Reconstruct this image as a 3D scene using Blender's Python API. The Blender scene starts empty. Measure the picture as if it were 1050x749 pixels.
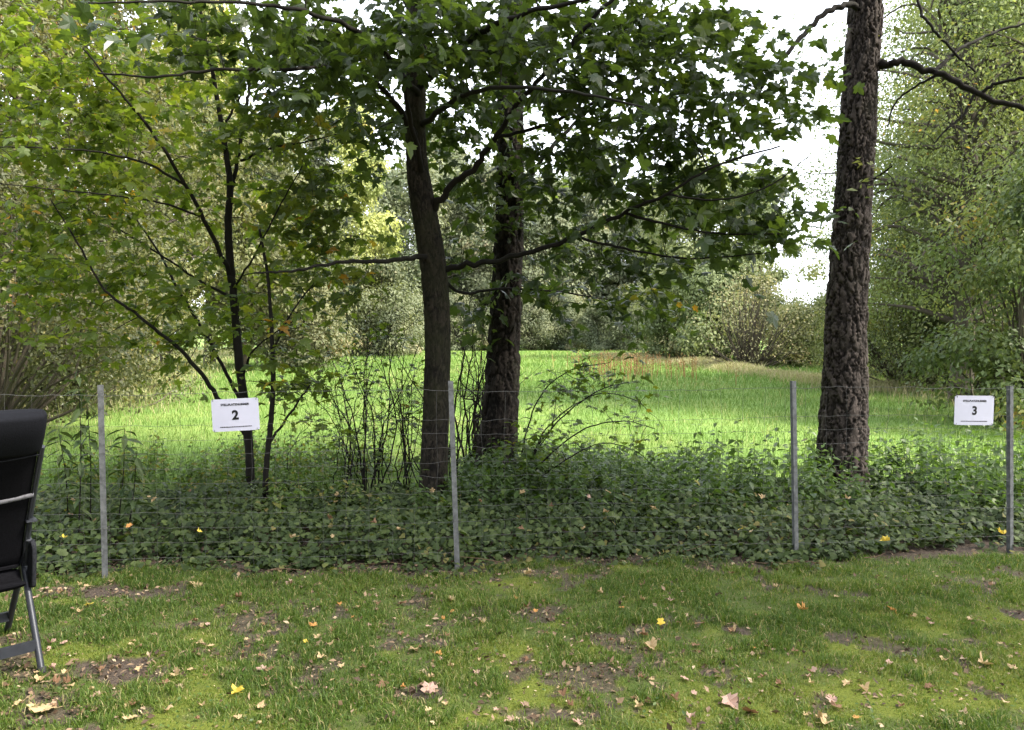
import bpy, math, random
import numpy as np
from mathutils import Vector

# ------------------------------------------------------------------ camera, world, sun, exposure
SC = bpy.context.scene
COL = SC.collection
rng = np.random.default_rng(7)
random.seed(7)
R = math.radians
F = 787.0                      # focal length in pixels of the 1050 px wide photograph
PITCH = math.atan(34.5 / F)    # the horizon lies a little above the middle
EYE = 1.6

cam_d = bpy.data.cameras.new('camera')
cam_d.sensor_width = 36.0
cam_d.lens = F / 1050 * 36
cam_d.clip_start = 0.05
cam_d.clip_end = 2000
cam = bpy.data.objects.new('camera', cam_d)
cam.location = (0, 0, EYE)
cam.rotation_euler = (R(90) - PITCH, 0, 0)
COL.objects.link(cam)
SC.camera = cam

SUN_EL, SUN_AZ = R(47), R(108)          # azimuth measured from +Y (ahead) towards +X (right)
sd = bpy.data.lights.new('sun', 'SUN')
sd.energy = 4.6
sd.angle = R(9)
sd.color = (1.0, 0.93, 0.80)
sun = bpy.data.objects.new('sun', sd)
sdir = Vector((math.sin(SUN_AZ) * math.cos(SUN_EL), math.cos(SUN_AZ) * math.cos(SUN_EL), math.sin(SUN_EL)))
sun.rotation_euler = sdir.to_track_quat('Z', 'Y').to_euler()
COL.objects.link(sun)

W = bpy.data.worlds.new('World')
SC.world = W
W.use_nodes = True
wn, wl = W.node_tree.nodes, W.node_tree.links
wn.clear()
sky = wn.new('ShaderNodeTexSky')
sky.sky_type = 'NISHITA'
sky.sun_disc = False
sky.sun_elevation = SUN_EL
sky.sun_rotation = SUN_AZ
sky.dust_density = 4.0
sky.air_density = 1.0
mixw = wn.new('ShaderNodeMix'); mixw.data_type = 'RGBA'
mixw.inputs['Factor'].default_value = 0.72
mixw.inputs['B'].default_value = (8.6, 8.9, 9.6, 1)      # thin white cloud over the blue
bg = wn.new('ShaderNodeBackground'); bg.inputs['Strength'].default_value = 0.13
wo = wn.new('ShaderNodeOutputWorld')
wl.new(sky.outputs['Color'], mixw.inputs['A'])
wl.new(mixw.outputs['Result'], bg.inputs['Color'])
wl.new(bg.outputs['Background'], wo.inputs['Surface'])

vs = SC.view_settings
vs.view_transform = 'Standard'; vs.look = 'None'; vs.gamma = 1; vs.use_curve_mapping = False
vs.exposure = 1.85

SC.render.engine = 'CYCLES'
cy = SC.cycles
cy.max_bounces = 7; cy.diffuse_bounces = 4; cy.glossy_bounces = 2; cy.transmission_bounces = 4
cy.caustics_reflective = False; cy.caustics_refractive = False
cy.use_denoising = True
cy.use_adaptive_sampling = False


def at(u, v, D):
    """the point at depth D (metres ahead) seen at pixel (u, v) of the photograph"""
    xc = (u - 525.0) / F
    yc = (374.5 - v) / F
    d = np.array([xc, math.cos(PITCH) + yc * math.sin(PITCH), yc * math.cos(PITCH) - math.sin(PITCH)])
    return np.array([0, 0, EYE]) + d * (D / d[1])


def ground_at(u, v):
    xc = (u - 525.0) / F
    yc = (374.5 - v) / F
    d = np.array([xc, math.cos(PITCH) + yc * math.sin(PITCH), yc * math.cos(PITCH) - math.sin(PITCH)])
    return np.array([0, 0, EYE]) - d * (EYE / d[2])


# ------------------------------------------------------------------ noise
_tab = np.random.default_rng(3).random((256, 256))


def vnoise(x, y, s=1.0, seed=0):
    x = np.asarray(x, float) * s + seed * 17.31
    y = np.asarray(y, float) * s + seed * 9.77
    xi = np.floor(x).astype(int); yi = np.floor(y).astype(int)
    fx = x - xi; fy = y - yi
    fx = fx * fx * (3 - 2 * fx); fy = fy * fy * (3 - 2 * fy)
    a = _tab[xi & 255, yi & 255]; b = _tab[(xi + 1) & 255, yi & 255]
    c = _tab[xi & 255, (yi + 1) & 255]; d = _tab[(xi + 1) & 255, (yi + 1) & 255]
    return (a * (1 - fx) + b * fx) * (1 - fy) + (c * (1 - fx) + d * fx) * fy


def fbm(x, y, s=1.0, seed=0, o=4):
    t = 0; a = 0.5
    for k in range(o):
        t = t + a * vnoise(x, y, s * 2 ** k, seed + k)
        a *= 0.5
    return t / (1 - 0.5 ** o)


def unit(a):
    return a / np.maximum(np.linalg.norm(a, axis=-1, keepdims=True), 1e-9)


# ------------------------------------------------------------------ object helpers
def link(name, data, parent=None, loc=None, rot=None):
    o = bpy.data.objects.new(name, data)
    COL.objects.link(o)
    if parent is not None:
        o.parent = parent
    if loc is not None:
        o.location = loc
    if rot is not None:
        o.rotation_euler = rot
    return o


def tag(o, label=None, cat=None, group=None, kind=None):
    if label: o['label'] = label
    if cat: o['category'] = cat
    if group: o['group'] = group
    if kind: o['kind'] = kind
    return o


def thing(name, label, cat, loc=(0, 0, 0), rot=None, group=None):
    return tag(link(name, None, None, tuple(float(c) for c in loc), rot), label, cat, group)


def copy_tree(o, parent=None):
    c = o.copy()
    COL.objects.link(c)
    if parent is not None:
        c.parent = parent
    for ch in list(o.children):
        copy_tree(ch, c)
    return c


class MB:
    """collects vertices and faces; attribute rnd per face"""
    def __init__(s):
        s.v = []; s.f3 = []; s.f4 = []; s.r3 = []; s.r4 = []; s.n = 0

    def add(s, v, f, r=0.5):
        v = np.asarray(v, float).reshape(-1, 3)
        f = np.asarray(f, int)
        rr = np.broadcast_to(np.asarray(r, float), (len(f),))
        s.v.append(v)
        if f.shape[1] == 3:
            s.f3.append(f + s.n); s.r3.append(rr)
        else:
            s.f4.append(f + s.n); s.r4.append(rr)
        s.n += len(v)
        return s

    def mesh(s, name, mat=None, smooth=True, vattr=None, origin=None):
        me = bpy.data.meshes.new(name)
        v = np.concatenate(s.v) if s.v else np.zeros((0, 3))
        if origin is not None:
            v = v - np.asarray(origin, float)
        f3 = np.concatenate(s.f3) if s.f3 else np.zeros((0, 3), int)
        f4 = np.concatenate(s.f4) if s.f4 else np.zeros((0, 4), int)
        nf = len(f3) + len(f4)
        me.vertices.add(len(v)); me.vertices.foreach_set('co', v.astype(np.float32).ravel())
        idx = np.concatenate([f3.ravel(), f4.ravel()]).astype(np.int32)
        me.loops.add(len(idx)); me.loops.foreach_set('vertex_index', idx)
        me.polygons.add(nf)
        st = np.concatenate([np.arange(len(f3)) * 3, len(f3) * 3 + np.arange(len(f4)) * 4]).astype(np.int32)
        me.polygons.foreach_set('loop_start', st)
        me.polygons.foreach_set('use_smooth', np.full(nf, smooth))
        r = np.concatenate(([np.concatenate(s.r3)] if s.r3 else []) + ([np.concatenate(s.r4)] if s.r4 else []) + [np.zeros(0)])
        a = me.attributes.new('rnd', 'FLOAT', 'FACE'); a.data.foreach_set('value', r.astype(np.float32))
        if vattr is not None:
            for k, arr in vattr.items():
                a = me.attributes.new(k, 'FLOAT', 'POINT'); a.data.foreach_set('value', np.asarray(arr, np.float32))
        me.update(calc_edges=True)
        me.validate()
        if mat is not None:
            me.materials.append(mat)
        return me

    def build(s, name, mat, parent=None, smooth=True, vattr=None, origin=None):
        return link(name, s.mesh(name, mat, smooth, vattr, origin), parent)


def smooth_path(pts, n_per=6):
    p = np.asarray(pts, float)
    if len(p) < 3:
        t = np.linspace(0, 1, n_per + 1)[:, None]
        return p[0] * (1 - t) + p[-1] * t
    q = np.vstack([2 * p[0] - p[1], p, 2 * p[-1] - p[-2]])
    out = []
    for i in range(1, len(q) - 2):
        a, b, c, d = q[i - 1], q[i], q[i + 1], q[i + 2]
        for t in np.linspace(0, 1, n_per, endpoint=False):
            out.append(0.5 * (2 * b + (c - a) * t + (2 * a - 5 * b + 4 * c - d) * t * t + (3 * b - a - 3 * c + d) * t ** 3))
    out.append(p[-1])
    return np.array(out)


def frames(p):
    t = unit(np.gradient(p, axis=0))
    ref = np.array([0.31, 0.95, 0.05]) if abs(t[0][2]) > 0.7 else np.array([0, 0, 1.0])
    n = unit(np.cross(np.cross(t, ref), t) + 1e-6)
    return t, n, np.cross(t, n)


def tube(mb, p, r, sides=6, cap=True, rv=0.5):
    p = np.asarray(p, float)
    r = np.broadcast_to(np.asarray(r, float), (len(p),))
    t, n, b = frames(p)
    a = np.arange(sides) * 2 * math.pi / sides
    v = p[:, None, :] + r[:, None, None] * (np.cos(a)[None, :, None] * n[:, None, :] + np.sin(a)[None, :, None] * b[:, None, :])
    m = len(p)
    i = np.arange(m - 1)[:, None] * sides; j = np.arange(sides)[None, :]; k = (j + 1) % sides
    f = np.stack([i + j, i + k, i + sides + k, i + sides + j], -1).reshape(-1, 4)
    base = mb.n
    mb.add(v.reshape(-1, 3), f, rv)
    if cap:
        for ring, c in ((0, p[0]), (m - 1, p[-1])):
            vv = np.vstack([v[ring], c])
            jj = np.arange(sides)
            ff = np.stack([jj, (jj + 1) % sides, np.full(sides, sides)], -1)
            if ring == 0:
                ff = ff[:, ::-1]
            mb.add(vv, ff, rv)


def box(mb, lo, hi, rv=0.5):
    x0, y0, z0 = lo; x1, y1, z1 = hi
    v = [(x0, y0, z0), (x1, y0, z0), (x1, y1, z0), (x0, y1, z0), (x0, y0, z1), (x1, y0, z1), (x1, y1, z1), (x0, y1, z1)]
    mb.add(v, [(3, 2, 1, 0), (4, 5, 6, 7), (0, 1, 5, 4), (1, 2, 6, 5), (2, 3, 7, 6), (3, 0, 4, 7)], rv)


# ------------------------------------------------------------------ leaf templates: (x across, y along, z up), tris
def fan(outline, droop=0.0, fold=0.0, centre=(0, 0.35)):
    o = np.array(outline, float)
    pts = np.vstack([o, centre])
    rr = np.linalg.norm(pts - np.array(centre), axis=1)
    z = -droop * rr ** 2 + fold * np.abs(pts[:, 0])
    v = np.column_stack([pts, z])
    n = len(o)
    f = np.array([(i, (i + 1) % n, n) for i in range(n)])
    return v, f


def mirror(half):
    h = [tuple(p) for p in half]
    return h + [(-x, y) for x, y in reversed(h) if abs(x) > 1e-6]


MAPLE = fan(mirror([(0, 0), (0.20, -0.09), (0.36, 0.02), (0.27, 0.17), (0.52, 0.35), (0.40, 0.43), (0.40, 0.56), (0.19, 0.55), (0.17, 0.78), (0, 1.0)]),
            droop=0.35, fold=-0.05, centre=(0, 0.33))
MAPLE_B = (MAPLE[0] * [1.06, 0.92, 1] + np.column_stack([0.10 * MAPLE[0][:, 1] ** 2, 0 * MAPLE[0][:, 0], 0.30 * MAPLE[0][:, 0] * (MAPLE[0][:, 1] - 0.2) - 0.25 * MAPLE[0][:, 1] ** 2]), MAPLE[1])
MAPLE_C = (MAPLE[0] * [0.80, 1.02, 1] + np.column_stack([-0.08 * MAPLE[0][:, 1] ** 2, 0 * MAPLE[0][:, 0], 0.55 * np.abs(MAPLE[0][:, 0]) - 0.15 * MAPLE[0][:, 1]]), MAPLE[1])
MAPLE_LOW = fan(mirror([(0, 0), (0.33, 0.0), (0.26, 0.17), (0.50, 0.42), (0.20, 0.55), (0, 1.0)]), droop=0.3, centre=(0, 0.33))
IVY = fan(mirror([(0, 0.06), (0.22, -0.06), (0.46, 0.16), (0.44, 0.42), (0.28, 0.62), (0, 0.92)]), droop=0.4, fold=0.12, centre=(0, 0.33))
DRY = fan(mirror([(0, 0), (0.20, -0.05), (0.36, 0.05), (0.25, 0.18), (0.50, 0.36), (0.38, 0.45), (0.36, 0.58), (0.17, 0.55), (0.17, 0.76), (0, 1.0)]),
          droop=-0.9, fold=0.25, centre=(0, 0.33))
LANCE = (np.array([(0, 0, 0), (0.15, 0.35, 0.03), (0, 0.4, -0.03), (-0.15, 0.35, 0.03), (0.10, 0.7, -0.03), (0, 0.72, -0.08), (-0.10, 0.7, -0.03), (0, 1, -0.22)]),
         np.array([(0, 1, 2), (0, 2, 3), (1, 4, 2), (4, 5, 2), (3, 2, 5), (3, 5, 6), (4, 7, 5), (5, 7, 6)]))
NETTLE = (np.array([(0, 0, 0), (0.27, 0.25, 0.05), (0, 0.4, -0.02), (-0.27, 0.25, 0.05), (0.20, 0.6, -0.02), (-0.20, 0.6, -0.02), (0, 1, -0.15)]),
          np.array([(0, 1, 2), (0, 2, 3), (1, 4, 2), (3, 2, 5), (4, 6, 2), (2, 6, 5)]))
OVAL = (np.array([(0, 0, 0), (0.30, 0.45, 0.06), (0, 1, -0.05), (-0.30, 0.45, 0.06)]), np.array([(0, 1, 2), (0, 2, 3)]))


def put_leaves(mb, tpl, P, N, T, S, rnd):
    P = np.asarray(P, float); N = unit(np.asarray(N, float)); T = np.asarray(T, float)
    T = unit(T - (T * N).sum(1, keepdims=True) * N)
    X = np.cross(T, N)
    tv, tf = tpl
    S = np.broadcast_to(np.asarray(S, float), (len(P),))
    V = P[:, None, :] + S[:, None, None] * (tv[None, :, 0, None] * X[:, None, :] + tv[None, :, 1, None] * T[:, None, :] + tv[None, :, 2, None] * N[:, None, :])
    k = len(tv)
    f = (tf[None] + (np.arange(len(P)) * k)[:, None, None]).reshape(-1, 3)
    mb.add(V.reshape(-1, 3), f, np.repeat(np.broadcast_to(rnd, (len(P),)), len(tf)))


def rdir(n):
    return unit(rng.normal(size=(n, 3)))


# ------------------------------------------------------------------ materials
def new_mat(name):
    m = bpy.data.materials.new(name)
    m.use_nodes = True
    nt = m.node_tree
    nt.nodes.clear()
    out = nt.nodes.new('ShaderNodeOutputMaterial')
    return m, nt, out


def ramp(nt, src, stops, interp='LINEAR'):
    r = nt.nodes.new('ShaderNodeValToRGB')
    r.color_ramp.interpolation = interp
    e = r.color_ramp.elements
    while len(e) < len(stops):
        e.new(0.5)
    for el, (p, c) in zip(e, stops):
        el.position = p
        el.color = (c[0], c[1], c[2], 1)
    nt.links.new(src, r.inputs['Fac'])
    return r.outputs['Color']


def mixc(nt, fac, a, b, mode='MIX'):
    m = nt.nodes.new('ShaderNodeMix'); m.data_type = 'RGBA'; m.blend_type = mode
    for sock, val in (('Factor', fac), ('A', a), ('B', b)):
        s = [i for i in m.inputs if i.name == sock and (i.type == 'RGBA' or sock == 'Factor') and i.enabled][0] if sock != 'Factor' else m.inputs['Factor']
        if hasattr(val, 'is_output'):
            nt.links.new(val, s)
        elif sock == 'Factor':
            s.default_value = val
        else:
            s.default_value = (val[0], val[1], val[2], 1)
    return [o for o in m.outputs if o.type == 'RGBA'][0]


def attr(nt, name):
    a = nt.nodes.new('ShaderNodeAttribute'); a.attribute_name = name
    return a.outputs['Fac']


def noise(nt, scale, detail=4, rough=0.6, vec=None, dist=0.0):
    n = nt.nodes.new('ShaderNodeTexNoise')
    n.inputs['Scale'].default_value = scale; n.inputs['Detail'].default_value = detail
    n.inputs['Roughness'].default_value = rough; n.inputs['Distortion'].default_value = dist
    if vec is not None:
        nt.links.new(vec, n.inputs['Vector'])
    return n.outputs['Fac']


def obj_vec(nt, scale=(1, 1, 1)):
    t = nt.nodes.new('ShaderNodeTexCoord')
    m = nt.nodes.new('ShaderNodeMapping'); m.inputs['Scale'].default_value = scale
    nt.links.new(t.outputs['Object'], m.inputs['Vector'])
    return m.outputs['Vector']


def bump(nt, h, strength, dist):
    b = nt.nodes.new('ShaderNodeBump')
    b.inputs['Strength'].default_value = strength; b.inputs['Distance'].default_value = dist
    nt.links.new(h, b.inputs['Height'])
    return b.outputs['Normal']


def principled(nt, out, color, rough=0.7, spec=0.3, metal=0.0, normal=None):
    p = nt.nodes.new('ShaderNodeBsdfPrincipled')
    for s, v in (('Base Color', color), ('Roughness', rough)):
        if hasattr(v, 'is_output'):
            nt.links.new(v, p.inputs[s])
        elif s == 'Base Color':
            p.inputs[s].default_value = (v[0], v[1], v[2], 1)
        else:
            p.inputs[s].default_value = v
    p.inputs['Specular IOR Level'].default_value = spec
    p.inputs['Metallic'].default_value = metal
    if normal is not None:
        nt.links.new(normal, p.inputs['Normal'])
    if out is not None:
        nt.links.new(p.outputs['BSDF'], out.inputs['Surface'])
    return p


def leaf_mat(name, stops, transl=0.4, tint=(1.9, 2.1, 0.9), rough=0.5, spec=0.3, objcol=False, interp='LINEAR'):
    m, nt, out = new_mat(name)
    c = ramp(nt, attr(nt, 'rnd'), stops, interp)
    if objcol:
        oi = nt.nodes.new('ShaderNodeObjectInfo')
        c = mixc(nt, 1.0, c, oi.outputs['Color'], 'MULTIPLY')
    p = principled(nt, None, c, rough, spec)
    t = nt.nodes.new('ShaderNodeBsdfTranslucent')
    nt.links.new(mixc(nt, 1.0, c, tint, 'MULTIPLY'), t.inputs['Color'])
    ms = nt.nodes.new('ShaderNodeMixShader'); ms.inputs[0].default_value = transl
    nt.links.new(p.outputs['BSDF'], ms.inputs[1]); nt.links.new(t.outputs['BSDF'], ms.inputs[2])
    nt.links.new(ms.outputs[0], out.inputs['Surface'])
    return m


M = {}
M['maple'] = leaf_mat('maple_leaf', [(0, (0.026, 0.044, 0.016)), (0.5, (0.042, 0.066, 0.020)), (0.8, (0.085, 0.118, 0.026)), (0.93, (0.13, 0.15, 0.03)), (0.97, (0.19, 0.15, 0.03)), (1, (0.24, 0.13, 0.02))], 0.46, (2.1, 2.1, 0.8), 0.40, 0.45)
M['sapling'] = leaf_mat('sapling_leaf', [(0, (0.058, 0.094, 0.020)), (0.55, (0.098, 0.138, 0.026)), (0.88, (0.15, 0.17, 0.03)), (0.96, (0.25, 0.19, 0.03)), (1, (0.30, 0.16, 0.03))], 0.5, (2.3, 2.25, 0.9), 0.45, 0.3)
M['birch'] = leaf_mat('birch_leaf', [(0, (0.065, 0.085, 0.035)), (0.5, (0.12, 0.14, 0.055)), (0.85, (0.19, 0.195, 0.08)), (0.95, (0.29, 0.23, 0.07)), (1, (0.33, 0.20, 0.06))], 0.4, (1.5, 1.5, 0.9), 0.45, 0.3, True)
M['wood_leaf'] = leaf_mat('wood_leaf', [(0, (0.07, 0.088, 0.045)), (0.5, (0.125, 0.142, 0.07)), (0.85, (0.19, 0.195, 0.10)), (1, (0.27, 0.22, 0.12))], 0.35, (1.4, 1.4, 0.9), 0.55, 0.2, True)
M['ivy'] = leaf_mat('ivy_leaf', [(0, (0.016, 0.029, 0.009)), (0.5, (0.044, 0.069, 0.020)), (0.9, (0.092, 0.122, 0.036)), (1, (0.16, 0.14, 0.045))], 0.28, (1.7, 1.8, 0.7), 0.52, 0.22)
M['nettle'] = leaf_mat('nettle_leaf', [(0, (0.045, 0.08, 0.025)), (0.5, (0.075, 0.125, 0.032)), (0.9, (0.11, 0.16, 0.04)), (1, (0.2, 0.18, 0.05))], 0.38, (1.7, 1.8, 0.7), 0.45, 0.3)
M['herb'] = leaf_mat('herb_leaf', [(0, (0.03, 0.055, 0.02)), (1, (0.065, 0.09, 0.03))], 0.3, (1.6, 1.7, 0.7), 0.5, 0.25)
M['bramble'] = leaf_mat('bramble_leaf', [(0, (0.06, 0.10, 0.025)), (0.8, (0.11, 0.16, 0.03)), (1, (0.22, 0.18, 0.04))], 0.45, (1.8, 1.8, 0.6), 0.45, 0.3)
M['lawn_blade'] = leaf_mat('lawn_blade', [(0, (0.045, 0.082, 0.015)), (0.45, (0.086, 0.145, 0.024)), (0.85, (0.165, 0.205, 0.045)), (0.9, (0.20, 0.215, 0.06)), (1, (0.33, 0.28, 0.14))], 0.35, (1.5, 1.6, 0.7), 0.5, 0.25)
M['meadow_blade'] = leaf_mat('meadow_blade', [(0, (0.092, 0.165, 0.036)), (0.6, (0.142, 0.225, 0.054)), (0.92, (0.21, 0.26, 0.08)), (1, (0.40, 0.36, 0.19))], 0.35, (1.2, 1.25, 0.8), 0.5, 0.2)
M['dry_grass'] = leaf_mat('dry_grass', [(0, (0.24, 0.22, 0.12)), (0.5, (0.36, 0.32, 0.20)), (1, (0.22, 0.27, 0.08))], 0.3, (1.2, 1.2, 0.9), 0.7, 0.1)
M['dock'] = leaf_mat('dock', [(0, (0.20, 0.09, 0.045)), (0.5, (0.28, 0.15, 0.08)), (1, (0.30, 0.25, 0.10))], 0.2, (1.2, 1.1, 0.9), 0.7, 0.1)
for nm, stops in (('dry_tan', [(0, (0.36, 0.25, 0.13)), (1, (0.50, 0.38, 0.22))]), ('dry_yellow', [(0, (0.62, 0.44, 0.06)), (1, (0.75, 0.60, 0.12))]),
                  ('dry_orange', [(0, (0.45, 0.20, 0.06)), (1, (0.55, 0.30, 0.10))]), ('dry_brown', [(0, (0.14, 0.08, 0.045)), (1, (0.24, 0.14, 0.08))]),
                  ('dry_pink', [(0, (0.36, 0.22, 0.17)), (1, (0.48, 0.33, 0.27))])):
    M[nm] = leaf_mat(nm, stops, 0.2, (1.2, 1.1, 0.8), 0.6, 0.2)
M['litter'] = leaf_mat('litter', [(0, (0.05, 0.033, 0.023)), (0.5, (0.12, 0.078, 0.05)), (0.85, (0.26, 0.18, 0.115)), (1, (0.46, 0.36, 0.24))], 0.1, (1.1, 1.1, 0.9), 0.7, 0.2)


def bark_mat(name, dark, light, green, scale=14, bumpd=0.006, use_plate=False, moss=0.45):
    m, nt, out = new_mat(name)
    v = obj_vec(nt, (1, 1, 0.35))
    n1 = noise(nt, scale, 8, 0.7, v, 0.4)
    n2 = noise(nt, 2.3, 4, 0.6, obj_vec(nt))
    n3 = noise(nt, scale * 5, 5, 0.7, v)
    c = ramp(nt, n1, [(0.3, dark), (0.7, light)])
    if use_plate:
        c = mixc(nt, attr(nt, 'plate'), (dark[0] * 0.35, dark[1] * 0.35, dark[2] * 0.35), c)
        c = mixc(nt, ramp(nt, n3, [(0.52, (0, 0, 0)), (0.68, (0.55, 0.55, 0.55))]), c, (light[0] * 1.9, light[1] * 1.9, light[2] * 1.95))
    g = ramp(nt, n2, [(moss, (0, 0, 0)), (moss + 0.22, (0.75, 0.75, 0.75))])
    c = mixc(nt, g, c, green)
    add = nt.nodes.new('ShaderNodeMath'); add.operation = 'ADD'
    nt.links.new(n1, add.inputs[0]); nt.links.new(n3, add.inputs[1])
    principled(nt, out, c, 0.85, 0.2, 0, bump(nt, add.outputs[0], 0.9, bumpd))
    return m


M['bark_smooth'] = bark_mat('bark_smooth', (0.016, 0.0135, 0.010), (0.042, 0.034, 0.025), (0.032, 0.034, 0.015), 9, 0.006, True, 0.46)
M['bark_twig'] = bark_mat('bark_twig', (0.007, 0.006, 0.005), (0.019, 0.016, 0.013), (0.014, 0.014, 0.009), 12, 0.003)
M['bark_rough'] = bark_mat('bark_rough', (0.014, 0.011, 0.0095), (0.042, 0.034, 0.028), (0.032, 0.034, 0.018), 10, 0.010, True, 0.55)
M['bark_birch'] = bark_mat('bark_birch', (0.026, 0.020, 0.017), (0.10, 0.082, 0.072), (0.058, 0.052, 0.040), 10, 0.010, True, 0.52)
M['bark_far'] = bark_mat('bark_far', (0.05, 0.04, 0.032), (0.10, 0.085, 0.065), (0.07, 0.07, 0.04), 6, 0.01)


def plain(name, color, rough, spec=0.3, metal=0.0, nscale=None, namt=0.25, bumpd=0.0):
    m, nt, out = new_mat(name)
    c, nrm = color, None
    if nscale:
        n = noise(nt, nscale, 6, 0.65, obj_vec(nt))
        c = ramp(nt, n, [(0.3, tuple(x * (1 - namt) for x in color)), (0.7, tuple(x * (1 + namt) for x in color))])
        if bumpd:
            nrm = bump(nt, n, 0.6, bumpd)
    principled(nt, out, c, rough, spec, metal, nrm)
    return m


M['galv'] = plain('galvanised_steel', (0.125, 0.13, 0.135), 0.6, 0.45, 0.3, 24, 0.5, 0.001)
M['wire'] = plain('fence_wire', (0.10, 0.10, 0.097), 0.6, 0.3, 0.2, 20, 0.25)
M['paper'] = plain('laminated_paper', (0.60, 0.60, 0.73), 0.28, 0.5, 0, 9, 0.03)
M['ink'] = plain('ink', (0.012, 0.012, 0.014), 0.4, 0.3, 0, 60, 0.2)
M['tie'] = plain('cable_tie', (0.03, 0.03, 0.03), 0.5, 0.3, 0, 60, 0.2)
M['chair_fabric'] = plain('chair_fabric', (0.005, 0.005, 0.0065), 0.92, 0.05, 0, 160, 0.5, 0.002)
M['chair_pad'] = plain('chair_pad', (0.006, 0.0065, 0.009), 0.9, 0.1, 0, 160, 0.4, 0.002)
M['chair_trim'] = plain('chair_trim', (0.10, 0.10, 0.115), 0.7, 0.3, 0, 90, 0.4, 0.001)
M['chair_frame'] = plain('chair_frame', (0.03, 0.033, 0.042), 0.45, 0.4, 0.3, 30, 0.2)
M['pocket'] = plain('pocket_mesh', (0.016, 0.017, 0.021), 0.85, 0.12, 0, 120, 0.5, 0.002)


# ------------------------------------------------------------------ ground
def lawn_edge(x):
    """where the mown lawn stops and the ivy begins (metres ahead)"""
    return 5.02 + 0.075 * (x + 2.5) + 0.10 * np.sin(x * 2.1) + 0.06 * np.sin(x * 5.3 + 1)


PATCHES = []
for (u, v, ru, rv) in [(1010, 598, 60, 12), (985, 659, 26, 4), (1045, 630, 25, 10), (320, 712, 50, 9), (430, 715, 40, 14), (432, 660, 45, 9), (285, 650, 28, 6),
                       (785, 646, 48, 7), (560, 735, 60, 12), (845, 725, 35, 14), (860, 690, 22, 6), (120, 690, 60, 18), (40, 720, 70, 22), (430, 605, 35, 5),
                       (100, 607, 110, 9), (250, 600, 80, 6), (610, 735, 30, 14), (730, 690, 22, 7), (200, 640, 30, 6)]:
    c = ground_at(u, v)
    PATCHES.append((c[0], c[1], ru * c[1] / F, (ground_at(u, v - rv)[1] - ground_at(u, v + rv)[1]) / 2))


def bare_mask(x, y):
    m = np.zeros_like(x)
    w = 0.9 * (fbm(x, y, 7.0, 2, 6) - 0.5)
    for (cx, cy_, rx, ry) in PATCHES:
        d = np.sqrt(((x - cx) / rx) ** 2 + ((y - cy_) / ry) ** 2)
        m = np.maximum(m, np.clip((0.75 - d + 2.6 * w) / 0.4, 0, 1))
    n = fbm(x, y, 2.6, 5)
    m = np.maximum(m, np.clip((n + 0.5 * (fbm(x, y, 14.0, 6) - 0.5) - 0.66) / 0.06, 0, 1) * 0.85)
    e = y - lawn_edge(x)
    m = np.maximum(m, np.clip((e + 0.10 + w * 0.6) / 0.10, 0, 1))
    return m


def moss_mask(x, y):
    n = fbm(x, y, 1.1, 9)
    r = np.clip((x - 0.2) / 2.5, 0, 1) * np.clip((4.9 - y) / 0.6, 0, 1)
    return np.clip((n - 0.62 + 0.24 * r + 0.5 * (fbm(x, y, 6.0, 12) - 0.5)) / 0.14, 0, 1)


def grid(x0, x1, nx, y0, y1, ny, zf):
    xs = np.linspace(x0, x1, nx); ys = np.linspace(y0, y1, ny)
    X, Y = np.meshgrid(xs, ys)
    v = np.column_stack([X.ravel(), Y.ravel(), zf(X.ravel(), Y.ravel())])
    i = (np.arange(ny - 1)[:, None] * nx + np.arange(nx - 1)[None, :]).ravel()
    return v, np.stack([i, i + 1, i + nx + 1, i + nx], -1)


# one sheet to the horizon: forest soil near the trees, meadow beyond, tan rough grass at its rim
m, nt, out = new_mat('meadow_ground')
t = nt.nodes.new('ShaderNodeTexCoord')
n1 = noise(nt, 0.5, 6, 0.6, t.outputs['Object']); n2 = noise(nt, 7, 6, 0.7, t.outputs['Object']); n3 = noise(nt, 40, 4, 0.7, t.outputs['Object'])
cm = mixc(nt, ramp(nt, n2, [(0.35, (0, 0, 0)), (0.65, (1, 1, 1))]), (0.085, 0.152, 0.033), (0.138, 0.215, 0.052))
cm = mixc(nt, ramp(nt, n1, [(0.45, (0, 0, 0)), (0.75, (0.6, 0.6, 0.6))]), cm, (0.22, 0.245, 0.075))
cs = ramp(nt, n3, [(0.3, (0.035, 0.025, 0.018)), (0.7, (0.085, 0.06, 0.042))])
sep = nt.nodes.new('ShaderNodeSeparateXYZ'); nt.links.new(t.outputs['Object'], sep.inputs[0])
mr = nt.nodes.new('ShaderNodeMapRange'); mr.inputs['From Min'].default_value = 6.6; mr.inputs['From Max'].default_value = 8.2
nt.links.new(sep.outputs['Y'], mr.inputs['Value'])
principled(nt, out, mixc(nt, mr.outputs[0], cs, cm), 0.9, 0.1, 0, bump(nt, n2, 0.8, 0.06))
M['meadow_ground'] = m
g = MB()
v, f = grid(-160, 160, 65, -40, 400, 89, lambda x, y: np.zeros_like(x) - 0.012)
g.add(v, f)
tag(g.build('ground', m), 'flat ground running from the lawn out under the meadow', 'ground', kind='structure')

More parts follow.
